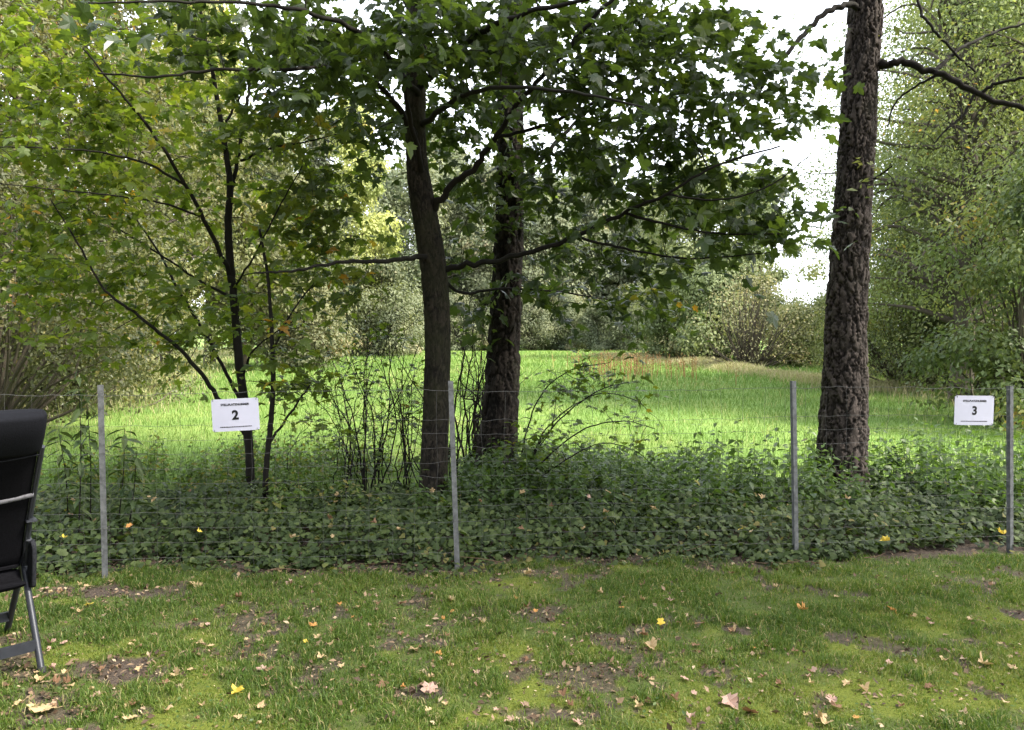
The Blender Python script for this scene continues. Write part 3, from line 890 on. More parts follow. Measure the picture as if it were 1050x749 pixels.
# ---- the grown maple in the middle
t3 = thing('maple_tree', 'smooth barked maple beside the second fence post, forking high up', 'tree', at(446, 505, 7.0) * [1, 1, 0])
gr = Grow(); D = 7.0
mb, pl, p, r = plated_trunk([(444, 525, D, 31), (444, 495, D, 28), (447, 420, D, 26.5), (449, 350, D, 26), (446, 290, D, 26.5), (440, 245, D, 27), (433, 205, D, 25.5), (427, 160, D, 21), (426, 100, D, 20), (428, 40, D, 19), (432, -40, D, 18), (436, -160, D, 15), (440, -300, D, 10), (446, -430, D, 5)], 120, 0.012, 0.035, 0.007, 21, 0.25)
part(mb, 'trunk', M['bark_smooth'], t3, True, {'plate': pl}); gr.path(p, r)
limbs(gr, t3, M['bark_twig'], [
    [(438, 222, D, 9.60), (455, 200, D - .1, 7.20), (486, 172, D - .2, 6.40), (508, 142, D - .3, 5.60), (528, 110, D - .4, 5.20), (560, 75, D - .5, 4.80), (595, 35, D - .6, 4.40), (632, -5, D - .7, 4.00), (700, -60, D - .8, 3.20)],
    [(452, 278, D, 7.20), (490, 270, D - .1, 5.60), (530, 262, D - .2, 5.20), (590, 243, D - .4, 4.80), (640, 218, D - .6, 4.00), (680, 200, D - .8, 3.20), (735, 170, D - 1, 2.40), (800, 150, D - 1.1, 1.60)],
    [(444, 262, D, 6.40), (420, 265, D - .3, 5.20), (380, 268, D - .6, 4.40), (340, 270, D - .9, 3.60), (300, 278, D - 1.1, 2.56), (260, 280, D - 1.3, 1.60)],
    [(436, 190, D, 6.40), (420, 120, D - .4, 4.80), (411, 60, D - .6, 4.00), (408, 0, D - .8, 3.20), (405, -60, D - 1, 2.40)],
    [(432, 150, D, 7.20), (395, 95, D - .5, 5.60), (350, 70, D - 1, 4.40), (290, 72, D - 1.4, 3.60), (220, 72, D - 1.7, 3.20), (160, 79, D - 1.9, 2.56), (100, 75, D - 2, 1.76)],
    [(430, 100, D, 7.20), (390, 50, D - .9, 5.60), (340, 20, D - 1.6, 4.80), (270, 5, D - 2, 3.60), (180, 2, D - 2.3, 2.80), (90, 3, D - 2.5, 1.76)],
    [(430, 90, D, 8.00), (470, 50, D - .8, 6.40), (520, 20, D - 1.5, 5.60), (600, 0, D - 2, 4.00), (690, -10, D - 2.4, 2.80)],
    [(432, 130, D, 6.40), (470, 100, D - .9, 5.20), (520, 90, D - 1.6, 4.00), (590, 95, D - 2, 3.20), (660, 110, D - 2.2, 2.00)],
    [(590, 243, D - .4, 3.20), (640, 255, D - .5, 2.56), (700, 265, D - .6, 2.00), (760, 262, D - .6, 1.44), (820, 255, D - .6, 0.96)],
    [(640, 218, D - .6, 3.20), (690, 232, D - .7, 2.56), (740, 240, D - .8, 2.00), (800, 240, D - .9, 1.44)],
    [(430, 60, D, 7.20), (450, -20, D + .7, 5.60), (490, -90, D + 1.3, 4.00), (560, -150, D + 1.8, 2.40)],
    [(431, 30, D, 6.40), (380, -60, D + .6, 4.80), (300, -120, D + 1.2, 3.20)],
    [(452, 285, D + .05, 4.00), (474, 300, D + .3, 3.20), (520, 296, D + .6, 2.56), (575, 300, D + .8, 1.92), (640, 310, D + .9, 1.28)],
    [(508, 142, D - .3, 4.00), (560, 128, D - .1, 3.60), (620, 100, D, 3.20), (690, 60, D, 2.40), (760, 40, D, 1.60)],
    [(680, 200, D - .8, 2.40), (740, 205, D - .9, 2.00), (790, 190, D - 1, 1.60), (830, 160, D - 1, 0.96)],
])
lm, tm = MB(), MB()
c = blob_points([(320, 50, 90, 60, 6.0, 0.7, 46), (450, 40, 110, 50, 5.9, 0.6, 52), (560, 50, 110, 60, 6.4, 0.8, 50), (650, 90, 100, 70, 6.6, 0.8, 42), (735, 115, 85, 60, 6.5, 0.6, 33),
                 (610, 170, 80, 55, 6.8, 0.7, 36), (710, 195, 95, 50, 6.5, 0.6, 36), (762, 238, 50, 26, 6.4, 0.4, 24), (640, 250, 80, 28, 6.7, 0.5, 22), (380, 160, 50, 50, 7.5, 0.5, 18),
                 (560, 300, 60, 26, 7.6, 0.4, 14), (640, 305, 45, 22, 7.6, 0.4, 10), (490, 200, 45, 60, 7.8, 0.5, 20), (485, 290, 40, 40, 7.8, 0.4, 10), (680, 30, 70, 40, 6.7, 0.8, 30), (790, 80, 40, 40, 6.8, 0.4, 10),
                 (450, -80, 330, 70, 6.6, 1.8, 100), (500, -240, 380, 130, 6.8, 2.4, 110), (200, 20, 120, 40, 5.6, 0.5, 20),
                 (560, 130, 60, 60, 7.0, 0.6, 20), (560, 240, 50, 40, 7.4, 0.5, 12), (735, 60, 60, 45, 6.7, 0.5, 12), (430, 120, 70, 30, 7.8, 0.4, 20), (400, 40, 130, 45, 6.6, 0.6, 44), (620, 40, 110, 50, 6.7, 0.7, 30), (530, 180, 60, 60, 7.6, 0.5, 16), (400, 80, 80, 60, 7.6, 0.5, 26), (480, 110, 60, 50, 7.7, 0.5, 18)])
sprays(gr, c, lm, tm, MAPLE, 0.118, 5, 0.46, 0.3, axis=np.array(t3.location), rnd_c=0.36, rnd_s=0.2, tilt=0.7)
c = blob_points([(300, 130, 70, 50, 7.0, 0.6, 22), (340, 235, 70, 45, 7.0, 0.6, 28), (370, 290, 60, 28, 7.0, 0.5, 12), (330, 110, 90, 60, 7.0, 0.6, 26), (330, 200, 60, 50, 7.2, 0.5, 20), (640, 300, 60, 22, 7.4, 0.4, 8)])
sprays(gr, c, lm, tm, MAPLE, 0.105, 4, 0.42, 0.3, axis=np.array(t3.location), rnd_c=0.74, rnd_s=0.16, tilt=0.7)  # lighter leaf tone painted in for the lit sprays on the left
part(tm, 'twigs', M['bark_twig'], t3); part(lm, 'crown', M['maple'], t3, False)

# ---- the dark rough tree behind it
t4 = thing('rough_tree', 'dark rough barked tree standing right behind the smooth maple', 'tree', at(507, 495, 8.3) * [1, 1, 0])
D = 8.3
mb, pl, p, r = plated_trunk([(504, 520, D, 48), (508, 480, D, 40), (513, 420, D, 36), (517, 350, D, 32), (521, 270, D, 29), (523, 200, D, 27), (523, 100, D, 25), (524, 0, D, 23), (526, -200, D, 18), (528, -400, D, 12)], 110, 0.014, 0.050, 0.026, 5, 0.25)
part(mb, 'trunk', M['bark_rough'], t4, True, {'plate': pl})
gr = Grow(); gr.path(p, r)
limbs(gr, t4, M['bark_twig'], [[(522, 240, D, 8), (540, 190, D + .2, 6), (575, 140, D + .4, 4), (620, 100, D + .6, 2)], [(522, 170, D, 7), (500, 120, D + .3, 5), (470, 80, D + .5, 3)],
                               [(524, 20, D, 9), (580, -50, D + .5, 6), (660, -120, D + 1, 3)], [(524, -20, D, 9), (460, -90, D + .6, 6), (380, -150, D + 1, 3)], [(526, -150, D, 8), (540, -260, D - 1, 5), (560, -330, D - 2, 3)]])
lm, tm = MB(), MB()
c = blob_points([(560, 130, 90, 80, 8.7, 0.7, 34), (470, 100, 60, 80, 8.7, 0.6, 20), (520, -140, 260, 120, 8.8, 1.6, 70), (530, -320, 260, 120, 8.4, 2.0, 60)])
sprays(gr, c, lm, tm, MAPLE_LOW, 0.12, 5, 0.46, 0.25, axis=np.array(t4.location), rnd_c=0.40, rnd_s=0.2)
part(tm, 'twigs', M['bark_twig'], t4); part(lm, 'crown', M['maple'], t4, False)

# ---- the big scaly trunk on the right
t5 = thing('scaly_tree', 'thick scaly barked trunk on the right, beyond the third post', 'tree', at(862, 490, 7.6) * [1, 1, 0])
D = 7.6
mb, pl, p, r = plated_trunk([(860, 515, D, 54), (862, 480, D, 49), (865, 420, D, 45), (867, 350, D, 40), (870, 280, D, 36.5), (874, 220, D, 34.5), (878, 160, D, 33.5), (881, 100, D, 32), (886, 30, D, 31), (888, -20, D, 30), (892, -200, D, 24), (896, -420, D, 16)], 170, 0.010, 0.052, 0.030, 11, 0.12)
part(mb, 'trunk', M['bark_birch'], t5, True, {'plate': pl})
gr = Grow(); gr.path(p, r)
limbs(gr, t5, M['bark_twig'], [
    [(884, 8, D, 7), (866, 5, D - .2, 6), (842, 18, D - .3, 5.5), (817, 42, D - .4, 5), (792, 73, D - .5, 4), (778, 95, D - .5, 3), (760, 110, D - .5, 2)],
    [(892, 70, D, 11), (908, 66, D - .1, 8), (932, 65, D - .2, 7.5), (962, 75, D - .3, 6.5), (1000, 95, D - .4, 6), (1050, 112, D - .5, 5), (1110, 125, D - .6, 3)],
    [(958, 74, D - .3, 4.5), (972, 60, D - .2, 4), (990, 47, D - .1, 3.5), (1020, 34, D, 3), (1060, 22, D, 2)],
    [(1004, 97, D - .4, 3.5), (1022, 86, D - .5, 3.5), (1050, 80, D - .6, 3), (1090, 70, D - .7, 2)],
    [(940, -40, D, 3), (943, 8, D - .1, 3), (956, 28, D - .2, 3), (975, 50, D - .2, 2.6), (1000, 74, D - .2, 2)],
    [(1000, 96, D - .4, 3), (988, 118, D - .4, 2.5), (972, 132, D - .4, 2), (958, 147, D - .4, 1.4)],
    [(964, 76, D - .3, 3), (940, 88, D - .2, 2.4), (918, 106, D - .1, 2), (910, 130, D, 1.4)],
    [(890, -60, D, 9), (960, -110, D - .8, 6), (1060, -150, D - 1.4, 4)], [(890, -90, D, 9), (820, -150, D - .8, 6), (720, -190, D - 1.5, 3)], [(893, -200, D, 8), (930, -280, D - 1.5, 5), (960, -330, D - 3, 3)],
    [(893, -180, D, 8), (840, -260, D + 1.2, 5), (780, -300, D + 2, 3)], [(886, 190, D, 3), (905, 178, D - .2, 2), (915, 170, D - .3, 1.4)],
])
lm, tm = MB(), MB()
c = blob_points([(905, 190, 25, 30, 7.3, 0.3, 5), (915, -170, 330, 110, 7.4, 2.2, 150), (900, -330, 330, 110, 7.2, 2.8, 150), (1180, -60, 100, 120, 7.0, 1.5, 60)])
sprays(gr, c, lm, tm, OVAL, 0.085, 6, 0.5, 0.5, axis=np.array(t5.location), rnd_c=0.45, rnd_s=0.22, maxdist=3.5)
q = unit(rng.normal(size=(170, 3))) * rng.random((170, 1)) ** 0.4
c = np.array([4.6, 6.9, 7.9]) + q * np.array([5.2, 3.6, 1.7])  # extra canopy above the view, added to block the sun
gr.path(np.array([[3.6 + 0.9 * k, 7.5 - 0.15 * k, 7.2 + 0.1 * k] for k in range(6)]), 0.03)
gr.path(np.array([[3.4 - 0.8 * k, 7.3 - 0.2 * k, 7.4 + 0.1 * k] for k in range(5)]), 0.03)
gr.path(np.array([[3.6 + 0.2 * k, 7.3 - 0.8 * k, 7.4 + 0.1 * k] for k in range(5)]), 0.03)
sprays(gr, c, lm, tm, OVAL, 0.15, 6, 0.6, 0.4, axis=np.array(t5.location), rnd_c=0.45, rnd_s=0.22, maxdist=3.5)
# hanging birch-like twigs beside the trunk
c = blob_points([(800, 60, 45, 50, 7.3, 0.3, 10), (845, 100, 20, 60, 7.5, 0.3, 6), (985, 110, 70, 40, 7.2, 0.4, 16), (960, 40, 60, 40, 7.4, 0.3, 10)])
sprays(gr, c, lm, tm, OVAL, 0.05, 6, 0.35, 1.2, rnd_c=0.55, rnd_s=0.3, maxdist=1.5)
part(tm, 'twigs', M['bark_twig'], t5); part(lm, 'crown', M['birch'], t5, False)

# ---- shrub of thin dark stems between the sapling and the maple
t6 = thing('bare_shrub', 'thicket of thin nearly bare dark stems left of the smooth maple', 'shrub', at(405, 500, 7.6) * [1, 1, 0])
gr = Grow(); mm = MB(); Ox = np.array(t6.location)
for k in range(46):
    u0 = rng.normal(398, 36); D0 = 7.6 + rng.normal() * 0.25
    v1 = rng.uniform(300, 420); u1 = u0 + rng.normal() * 38
    pts = [at(u0, 515, D0), at(u0 + (u1 - u0) * 0.2 + rng.normal() * 6, 515 + (v1 - 515) * 0.4, D0), at(u0 + (u1 - u0) * 0.55 + rng.normal() * 6, 515 + (v1 - 515) * 0.75, D0 + rng.normal() * 0.15), at(u1, v1, D0 + rng.normal() * 0.3)]
    pts[0][2] = -0.02
    p = smooth_path(pts, 6); p[1:] += rng.normal(size=(len(p) - 1, 3)) * 0.008
    r = np.linspace(rng.uniform(0.004, 0.010), 0.0018, len(p))
    tube(mm, p, r, 5); gr.path(p[4:], r[4:])
    for q in range(4):
        i = rng.integers(6, len(p) - 2)
        d = unit(np.array([rng.normal(), rng.normal() * 0.5, 0.7 + 0.4 * rng.normal()])) * rng.uniform(0.2, 0.55)
        pq = smooth_path([p[i], p[i] + d * 0.5 + rng.normal(size=3) * 0.03, p[i] + d], 4)
        tube(mm, pq, np.linspace(r[i] * 0.6, 0.0014, len(pq)), 4); gr.path(pq, 0.002)
part(mm, 'stems', M['bark_twig'], t6)
lm, tm = MB(), MB()
c = blob_points([(395, 425, 80, 75, 7.6, 0.4, 120), (370, 350, 50, 40, 7.6, 0.3, 30)])
sprays(gr, c, lm, tm, MAPLE_LOW, 0.065, 2, 0.2, 0.2, rnd_c=0.45, rnd_s=0.3)
part(tm, 'twigs', M['bark_twig'], t6); part(lm, 'leaves', M['bramble'], t6, False)

# second thicket behind both trunks
t7 = thing('bare_shrub', 'thicket of thin bare stems seen between the two middle trunks', 'shrub', at(482, 500, 8.8) * [1, 1, 0])
gr = Grow(); mm = MB()
for k in range(30):
    u0 = rng.normal(482, 16); D0 = 8.9 + rng.normal() * 0.25
    v1 = rng.uniform(250, 400); u1 = u0 + rng.normal() * 34
    pts = [at(u0, 500, D0), at(u0 + (u1 - u0) * 0.3 + rng.normal() * 5, 420, D0), at(u0 + (u1 - u0) * 0.6 + rng.normal() * 6, (420 + v1) / 2, D0), at(u1, v1, D0)]
    pts[0][2] = -0.02
    p = smooth_path(pts, 6); p[1:] += rng.normal(size=(len(p) - 1, 3)) * 0.01
    r = np.linspace(rng.uniform(0.006, 0.016), 0.0025, len(p))
    tube(mm, p, r, 5); gr.path(p[4:], r[4:])
    for q in range(3):
        i = rng.integers(5, len(p) - 2)
        d = unit(np.array([rng.normal(), rng.normal() * 0.5, 0.8])) * rng.uniform(0.2, 0.5)
        pq = smooth_path([p[i], p[i] + d * 0.5 + rng.normal(size=3) * 0.03, p[i] + d], 4)
        tube(mm, pq, np.linspace(r[i] * 0.6, 0.0016, len(pq)), 4)
part(mm, 'stems', M['bark_twig'], t7)
lm, tm = MB(), MB()
c = blob_points([(482, 390, 32, 95, 8.9, 0.3, 50)])
sprays(gr, c, lm, tm, OVAL, 0.06, 2, 0.2, 0.2, rnd_c=0.45, rnd_s=0.3)
part(tm, 'twigs', M['bark_twig'], t7); part(lm, 'leaves', M['bramble'], t7, False)

# ---- bramble arching out to the right of the rough tree
t8 = thing('bramble_bush', 'bramble with long arching canes right of the rough tree', 'bramble', at(540, 490, 7.4) * [1, 1, 0])
gr = Grow(); D = 7.4
canes = [[(535, 500, D, 2.00), (548, 462, D, 1.75), (580, 425, D - .1, 1.50), (615, 400, D - .2, 1.20), (645, 392, D - .3, 0.80)],
         [(537, 500, D, 2.00), (560, 470, D - .1, 1.70), (600, 440, D - .2, 1.50), (640, 432, D - .4, 1.20), (672, 440, D - .5, 0.80)],
         [(532, 500, D, 2.00), (538, 450, D, 1.70), (555, 405, D, 1.50), (585, 380, D, 1.10), (625, 372, D - .1, 0.70)],
         [(540, 500, D, 1.75), (575, 475, D - .3, 1.50), (615, 455, D - .5, 1.20), (650, 462, D - .7, 0.90), (672, 480, D - .8, 0.70)],
         [(538, 500, D, 1.75), (560, 440, D + .2, 1.50), (610, 405, D + .3, 1.20), (650, 410, D + .3, 0.90), (668, 425, D + .3, 0.60)],
         [(530, 500, D, 1.50), (545, 470, D, 1.30), (565, 440, D - .1, 1.00), (570, 410, D - .2, 0.60)]]
limbs(gr, t8, M['bark_twig'], canes, 5, 'cane')
lm, tm = MB(), MB()
pp_, _r = gr.arrays()
c = pp_[rng.integers(0, len(pp_), 110)] + rng.normal(size=(110, 3)) * np.array([0.07, 0.07, 0.06])
c = np.vstack([c, blob_points([(595, 388, 45, 18, 7.3, 0.2, 26), (555, 470, 40, 25, 7.3, 0.3, 26)])])
sprays(gr, c, lm, tm, MAPLE_LOW, 0.075, 2, 0.16, 0.2, rnd_c=0.5, rnd_s=0.25, maxdist=1.0)
part(tm, 'twigs', M['bark_twig'], t8); part(lm, 'leaves', M['bramble'], t8, False)

# ---- tall herb with drooping lance leaves beside the first post
t9 = thing('lance_leaved_plant', 'tall plant with drooping lance leaves beside the first post', 'plant', at(82, 540, 5.7) * [1, 1, 0])
sm, lm = MB(), MB()
for (u0, u1, v1, D0) in [(80, 80, 378, 5.7), (92, 88, 400, 5.8), (118, 128, 440, 5.75), (70, 60, 440, 5.9), (128, 140, 465, 5.6)]:
    pts = [at(u0, 548, D0), at((u0 + u1) / 2 + 3, (548 + v1) / 2, D0), at(u1, v1, D0)]
    pts[0][2] = -0.02
    p = smooth_path(pts, 14)
    tube(sm, p, np.linspace(0.006, 0.002, len(p)), 5)
    n = 34
    f_ = 0.2 + 0.8 * (np.arange(n) / (n - 1)); q = np.stack([np.interp(f_, np.linspace(0, 1, len(p)), p[:, i]) for i in range(3)], -1)
    ang = np.arange(n) * 2.4
    d = np.stack([np.cos(ang), np.sin(ang), -0.35 + 0.3 * rng.normal(size=n)], -1)
    put_leaves(lm, LANCE, q, np.array([0, 0, 1.0]) + 0.3 * rng.normal(size=(n, 3)) + 0.3 * d * [1, 1, 0], d, 0.10 + 0.07 * rng.random(n), rng.random(n))
part(sm, 'stems', M['bark_twig'], t9); part(lm, 'leaves', M['herb'], t9, False)


# ------------------------------------------------------------------ background trees and bushes
def tree_meshes(kind, H, Wd, trunk_h, nclump, per, leaf, seed, tpl=OVAL, wood=True):
    """crown of leaf clumps on a tapering branched trunk, base at the origin"""
    r_ = np.random.default_rng(seed)
    tr = MB(); cr = MB()
    pts = [np.array([0, 0, -0.1])]
    for k in range(1, 7):
        pts.append(np.array([r_.normal() * 0.02 * H * k / 6, r_.normal() * 0.02 * H * k / 6, H * 0.92 * k / 6]))
    p = smooth_path(pts, 5)
    rad = np.linspace(0.016 * H + 0.03, 0.01, len(p))
    if kind != 'bush':
        tube(tr, p, rad, 8)
    cl = []
    for i in range(nclump):
        h = r_.random()
        if kind == 'tall':
            prof = math.sin(math.pi * min(1, 0.12 + 0.88 * h)) ** 0.6 * (1.1 - 0.45 * h)
        elif kind == 'bush':
            prof = math.sqrt(max(0.05, 1 - h ** 2.2))
        elif kind == 'cone':
            prof = 1.05 - 0.95 * h
        else:
            prof = math.sqrt(max(0.06, 1 - (2 * h - 0.9) ** 2 / 1.25))
        a = r_.random() * 6.283
        rr = Wd / 2 * prof * (0.35 + 0.65 * r_.random() ** 0.5) * (0.8 + 0.35 * math.sin(a * 3 + seed))
        cl.append((rr * math.cos(a), rr * math.sin(a), trunk_h + (H - trunk_h) * h))
    cl = np.array(cl)
    for c in cl:
        if kind == 'bush':
            b0 = np.array([c[0] * 0.15 + r_.normal() * 0.1, c[1] * 0.15 + r_.normal() * 0.1, -0.05]); r0 = 0.012 + 0.006 * H
        else:
            zb = max(0.5 * trunk_h, min(c[2] - 0.35 * math.hypot(c[0], c[1]), H * 0.9))
            i = int(np.argmin(np.abs(p[:, 2] - zb))); b0 = p[i]; r0 = max(0.012, rad[i] * 0.45)
        mid = b0 * 0.45 + c * 0.55 + np.array([0, 0, 0.06 * H * r_.random()]) * (1 if kind != 'bush' else -0.3)
        q = smooth_path([b0, mid + r_.normal(size=3) * 0.04 * Wd, c], 5)
        tube(tr, q, np.linspace(r0, 0.006, len(q)), 5, False)
    s = Wd * (0.076 if kind != 'cone' else 0.055) + 0.1
    idx = np.repeat(np.arange(nclump), per)
    off = unit(r_.normal(size=(len(idx), 3))) * r_.random((len(idx), 1)) ** 0.45 * 1.75 * s * np.array([1.15, 1.15, 0.75]) * (0.6 + 0.8 * r_.random(nclump))[idx][:, None]
    P = cl[idx] + off
    ok = P[:, 2] > 0.03
    P, off, idx = P[ok], off[ok], idx[ok]
    N = np.array([0, 0, 0.45]) + 1.05 * unit(off) + 0.30 * r_.normal(size=P.shape)
    T = unit(off) + r_.normal(size=P.shape) * 0.8 + np.array([0, 0, -0.5])
    clr = np.clip(r_.normal(0.45, 0.2, nclump), 0, 1)
    put_leaves(cr, tpl, P, N, T, leaf * (0.65 + 0.7 * r_.random(len(P))), np.clip(clr[idx] + r_.normal(size=len(P)) * 0.07, 0, 1))
    return tr, cr


PROTO = {}


def proto(key, *a, mat='wood_leaf', **k):
    tr, cr = tree_meshes(*a, **k)
    PROTO[key] = (tr.mesh('trunk', M['bark_far']), cr.mesh('crown', M[mat], False))


proto('round', 'round', 13, 9.5, 2.2, 70, 340, 0.26, 1)
proto('round_b', 'round', 15, 9.0, 2.0, 75, 340, 0.26, 2)
proto('tall', 'tall', 17, 6.5, 2.0, 110, 250, 0.22, 3)
proto('tall_b', 'tall', 16, 5.8, 1.2, 110, 250, 0.22, 4)
proto('dark', 'cone', 12, 5.5, 0.4, 130, 210, 0.22, 5)
proto('bush', 'bush', 4.2, 5.4, 0.2, 60, 320, 0.16, 6)
proto('bush_b', 'bush', 5.2, 5.6, 0.2, 65, 320, 0.16, 7)
proto('near_bush', 'bush', 4.4, 5.0, 0.2, 80, 330, 0.075, 8, mat='birch')
proto('near_tree', 'round', 11, 7.5, 1.0, 110, 380, 0.095, 9, mat='birch')
proto('birch', 'tall', 14, 7.0, 2.2, 150, 300, 0.075, 10, mat='birch')
proto('leafy', 'bush', 6.5, 5.0, 0.2, 90, 220, 0.13, 12, mat='birch')
proto('sparse', 'bush', 3.4, 4.2, 0.3, 120, 30, 0.09, 13)


def plant_tree(key, name, label, cat, u, D, s=1.0, col=(1, 1, 1), group=None, sz=1.0, rot=None):
    loc = at(u, 400, D); loc[2] = 0
    th = thing(name, label, cat, loc, (0, 0, random.random() * 6.28 if rot is None else rot), group)
    th.scale = (s, s, s * sz)
    a, b = PROTO[key]
    o = link('trunk' if key not in ('bush', 'bush_b', 'near_bush', 'leafy', 'sparse') else 'stems', a, th)
    o = link('crown', b, th)
    o.color = (col[0], col[1], col[2], 1)
    return th


proto('shade', 'round', 13, 9.0, 6.0, 110, 95, 0.17, 14, mat='birch')
# left: bushes and trees at the edge of the meadow
G = 'bushes along the left edge of the meadow'
plant_tree('near_bush', 'edge_bush', 'brownish green bush at the far left behind the camp chair', 'bush', -20, 11.5, 0.95, (0.75, 0.70, 0.75), G)
plant_tree('near_bush', 'edge_bush', 'pale twiggy bush behind the first fence post', 'bush', 60, 15.5, 0.95, (0.95, 0.9, 0.95), G)
plant_tree('near_bush', 'edge_bush', 'low grey green bush left of the sign numbered 2', 'bush', 130, 21, 1.0, (0.95, 0.95, 1.05), G)
plant_tree('near_tree', 'edge_tree', 'brownish yellow tree filling the upper left corner', 'tree', 20, 15, 1.0, (0.85, 0.75, 0.7), 'trees along the left edge of the meadow')
plant_tree('near_tree', 'edge_tree', 'olive tree rising behind the limbs of the young maple', 'tree', 110, 20, 1.05, (0.95, 0.88, 0.8), 'trees along the left edge of the meadow')
plant_tree('near_tree', 'edge_tree', 'tree outside the left border leaning into the corner', 'tree', -140, 13, 1.0, (0.85, 0.75, 0.7), 'trees along the left edge of the meadow')
G = 'trees at the far left end of the meadow'
plant_tree('tall', 'pale_tree', 'pale yellow green tree behind the top of the young maple', 'tree', 215, 36, 1.0, (2.3, 2.2, 1.5), G)
plant_tree('round', 'pale_tree', 'grey green tree behind the trunk of the young maple', 'tree', 250, 32, 0.75, (1.3, 1.2, 1.2), G)
plant_tree('tall_b', 'pale_tree', 'tall light yellow tree left of the smooth maple', 'tree', 365, 52, 1.05, (2.4, 2.3, 1.6), G)
plant_tree('round_b', 'pale_tree', 'broad olive tree left of the meadow end', 'tree', 170, 30, 0.8, (1.3, 1.2, 1.0), G)
plant_tree('round', 'pale_tree', 'dusky tree low behind the bare stems', 'tree', 310, 46, 0.75, (1.0, 1.0, 1.1), G)
plant_tree('bush', 'edge_bush', 'dark bush at the rim behind the thin sapling', 'bush', 300, 34, 1.1, (1.0, 0.95, 1.0), 'bushes along the left edge of the meadow')
plant_tree('bush_b', 'edge_bush', 'greyish bush at the rim behind the thicket of stems', 'bush', 385, 50, 1.2, (1.0, 1.0, 1.1), 'bushes along the left edge of the meadow')

# the far wood
G = 'far wood at the end of the meadow'
FAR = 'distant grey green tree in the wood closing the meadow'
far = [(270, 66, 'round_b', 1.0), (330, 72, 'tall', 1.0), (400, 74, 'dark', 1.1), (430, 70, 'round', 1.0), (470, 76, 'dark', 1.2), (500, 72, 'round_b', 0.9), (540, 70, 'round', 0.85), (565, 78, 'dark', 1.1),
       (590, 74, 'tall_b', 0.95), (615, 72, 'dark', 1.0), (640, 76, 'round', 0.85), (665, 70, 'dark', 0.9), (690, 74, 'round_b', 0.85), (455, 84, 'tall', 1.1), (525, 86, 'tall_b', 1.1), (610, 88, 'tall', 1.05), (560, 90, 'round_b', 1.0)]
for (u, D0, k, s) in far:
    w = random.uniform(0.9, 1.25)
    plant_tree(k, 'distant_tree', FAR, 'tree', u, D0, s * 1.25, (1.2 * w, 1.2 * w, 1.45 * w), G)  # greyed, blue-lifted tint stands in for distance haze
G = 'bushes fronting the far wood'
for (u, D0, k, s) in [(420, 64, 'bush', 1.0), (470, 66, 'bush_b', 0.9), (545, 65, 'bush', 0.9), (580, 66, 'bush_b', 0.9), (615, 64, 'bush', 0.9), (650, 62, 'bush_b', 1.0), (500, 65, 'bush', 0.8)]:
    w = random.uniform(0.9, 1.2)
    plant_tree(k, 'distant_bush', 'low dusky bush at the foot of the far wood', 'bush', u, D0, s, (1.1 * w, 1.1 * w, 1.3 * w), G)  # bluish grey tint paints the haze on the bushes too

# right of the middle: the lit bushes
G = 'bushes along the right edge of the meadow'
plant_tree('round', 'willow_tree', 'broad pale green tree between the far wood and scaly trunk', 'tree', 715, 45, 0.85, (1.5, 1.5, 1.4), 'trees along the right edge')
plant_tree('round_b', 'willow_tree', 'light green tree just left of the scaly trunk', 'tree', 775, 42, 0.66, (1.45, 1.5, 1.35), 'trees along the right edge')
plant_tree('bush_b', 'edge_bush', 'dense green bush right of the far meadow end', 'bush', 700, 43, 0.95, (1.15, 1.25, 1.1), G)
plant_tree('bush', 'edge_bush', 'rounded green bush beside the dry brown shrub', 'bush', 735, 40, 1.1, (1.2, 1.3, 1.2), G)
plant_tree('sparse', 'dry_shrub', 'dry brownish shrub with nearly bare twigs at the meadow rim', 'shrub', 768, 33, 1.15, (1.5, 1.3, 1.45), G)
plant_tree('bush', 'edge_bush', 'pale yellow bush right beside the scaly trunk', 'bush', 815, 34, 0.62, (1.55, 1.5, 1.25), G)
plant_tree('bush_b', 'edge_bush', 'straw green bush hidden partly by the scaly trunk', 'bush', 850, 34, 0.6, (1.45, 1.45, 1.2), G)

# right: wood edge
G = 'trees of the wood on the right'
plant_tree('birch', 'birch_tree', 'tall birch with fine hanging leaves in the upper right', 'tree', 985, 17, 1.0, (1.5, 1.6, 1.45), G)
plant_tree('birch', 'birch_tree', 'yellowing birch right of the top of the scaly trunk', 'tree', 1000, 25, 1.05, (1.6, 1.6, 1.35), G)
plant_tree('birch', 'birch_tree', 'birch standing beyond the right border', 'tree', 1100, 15, 1.0, (1.4, 1.5, 1.35), G)
plant_tree('near_tree', 'wood_tree', 'dark trunked tree rising behind the sign numbered 3', 'tree', 978, 21, 1.0, (1.15, 1.25, 1.2), G)
plant_tree('near_tree', 'wood_tree', 'second dark trunked tree right of the sign numbered 3', 'tree', 1030, 20, 1.0, (0.85, 0.9, 0.9), G)
plant_tree('round', 'wood_tree', 'hazy tree far back in the wood on the right', 'tree', 985, 40, 0.85, (1.5, 1.55, 1.4), G)
plant_tree('round_b', 'wood_tree', 'tree deep in the wood behind the birches', 'tree', 1010, 36, 0.9, (1.0, 1.0, 0.9), G)
plant_tree('round', 'wood_tree', 'tree at the right border deep in the wood', 'tree', 1090, 30, 0.9, (1.0, 1.0, 0.9), G)
plant_tree('shade', 'added_shade_tree', 'unseen tall tree added right of the lawn to shade it', 'tree', 525 + 787 * 8.4 / 2.4, 2.4, 1.0, (1.0, 1.0, 1.0), G)  # added out of view to cast shade over the lawn
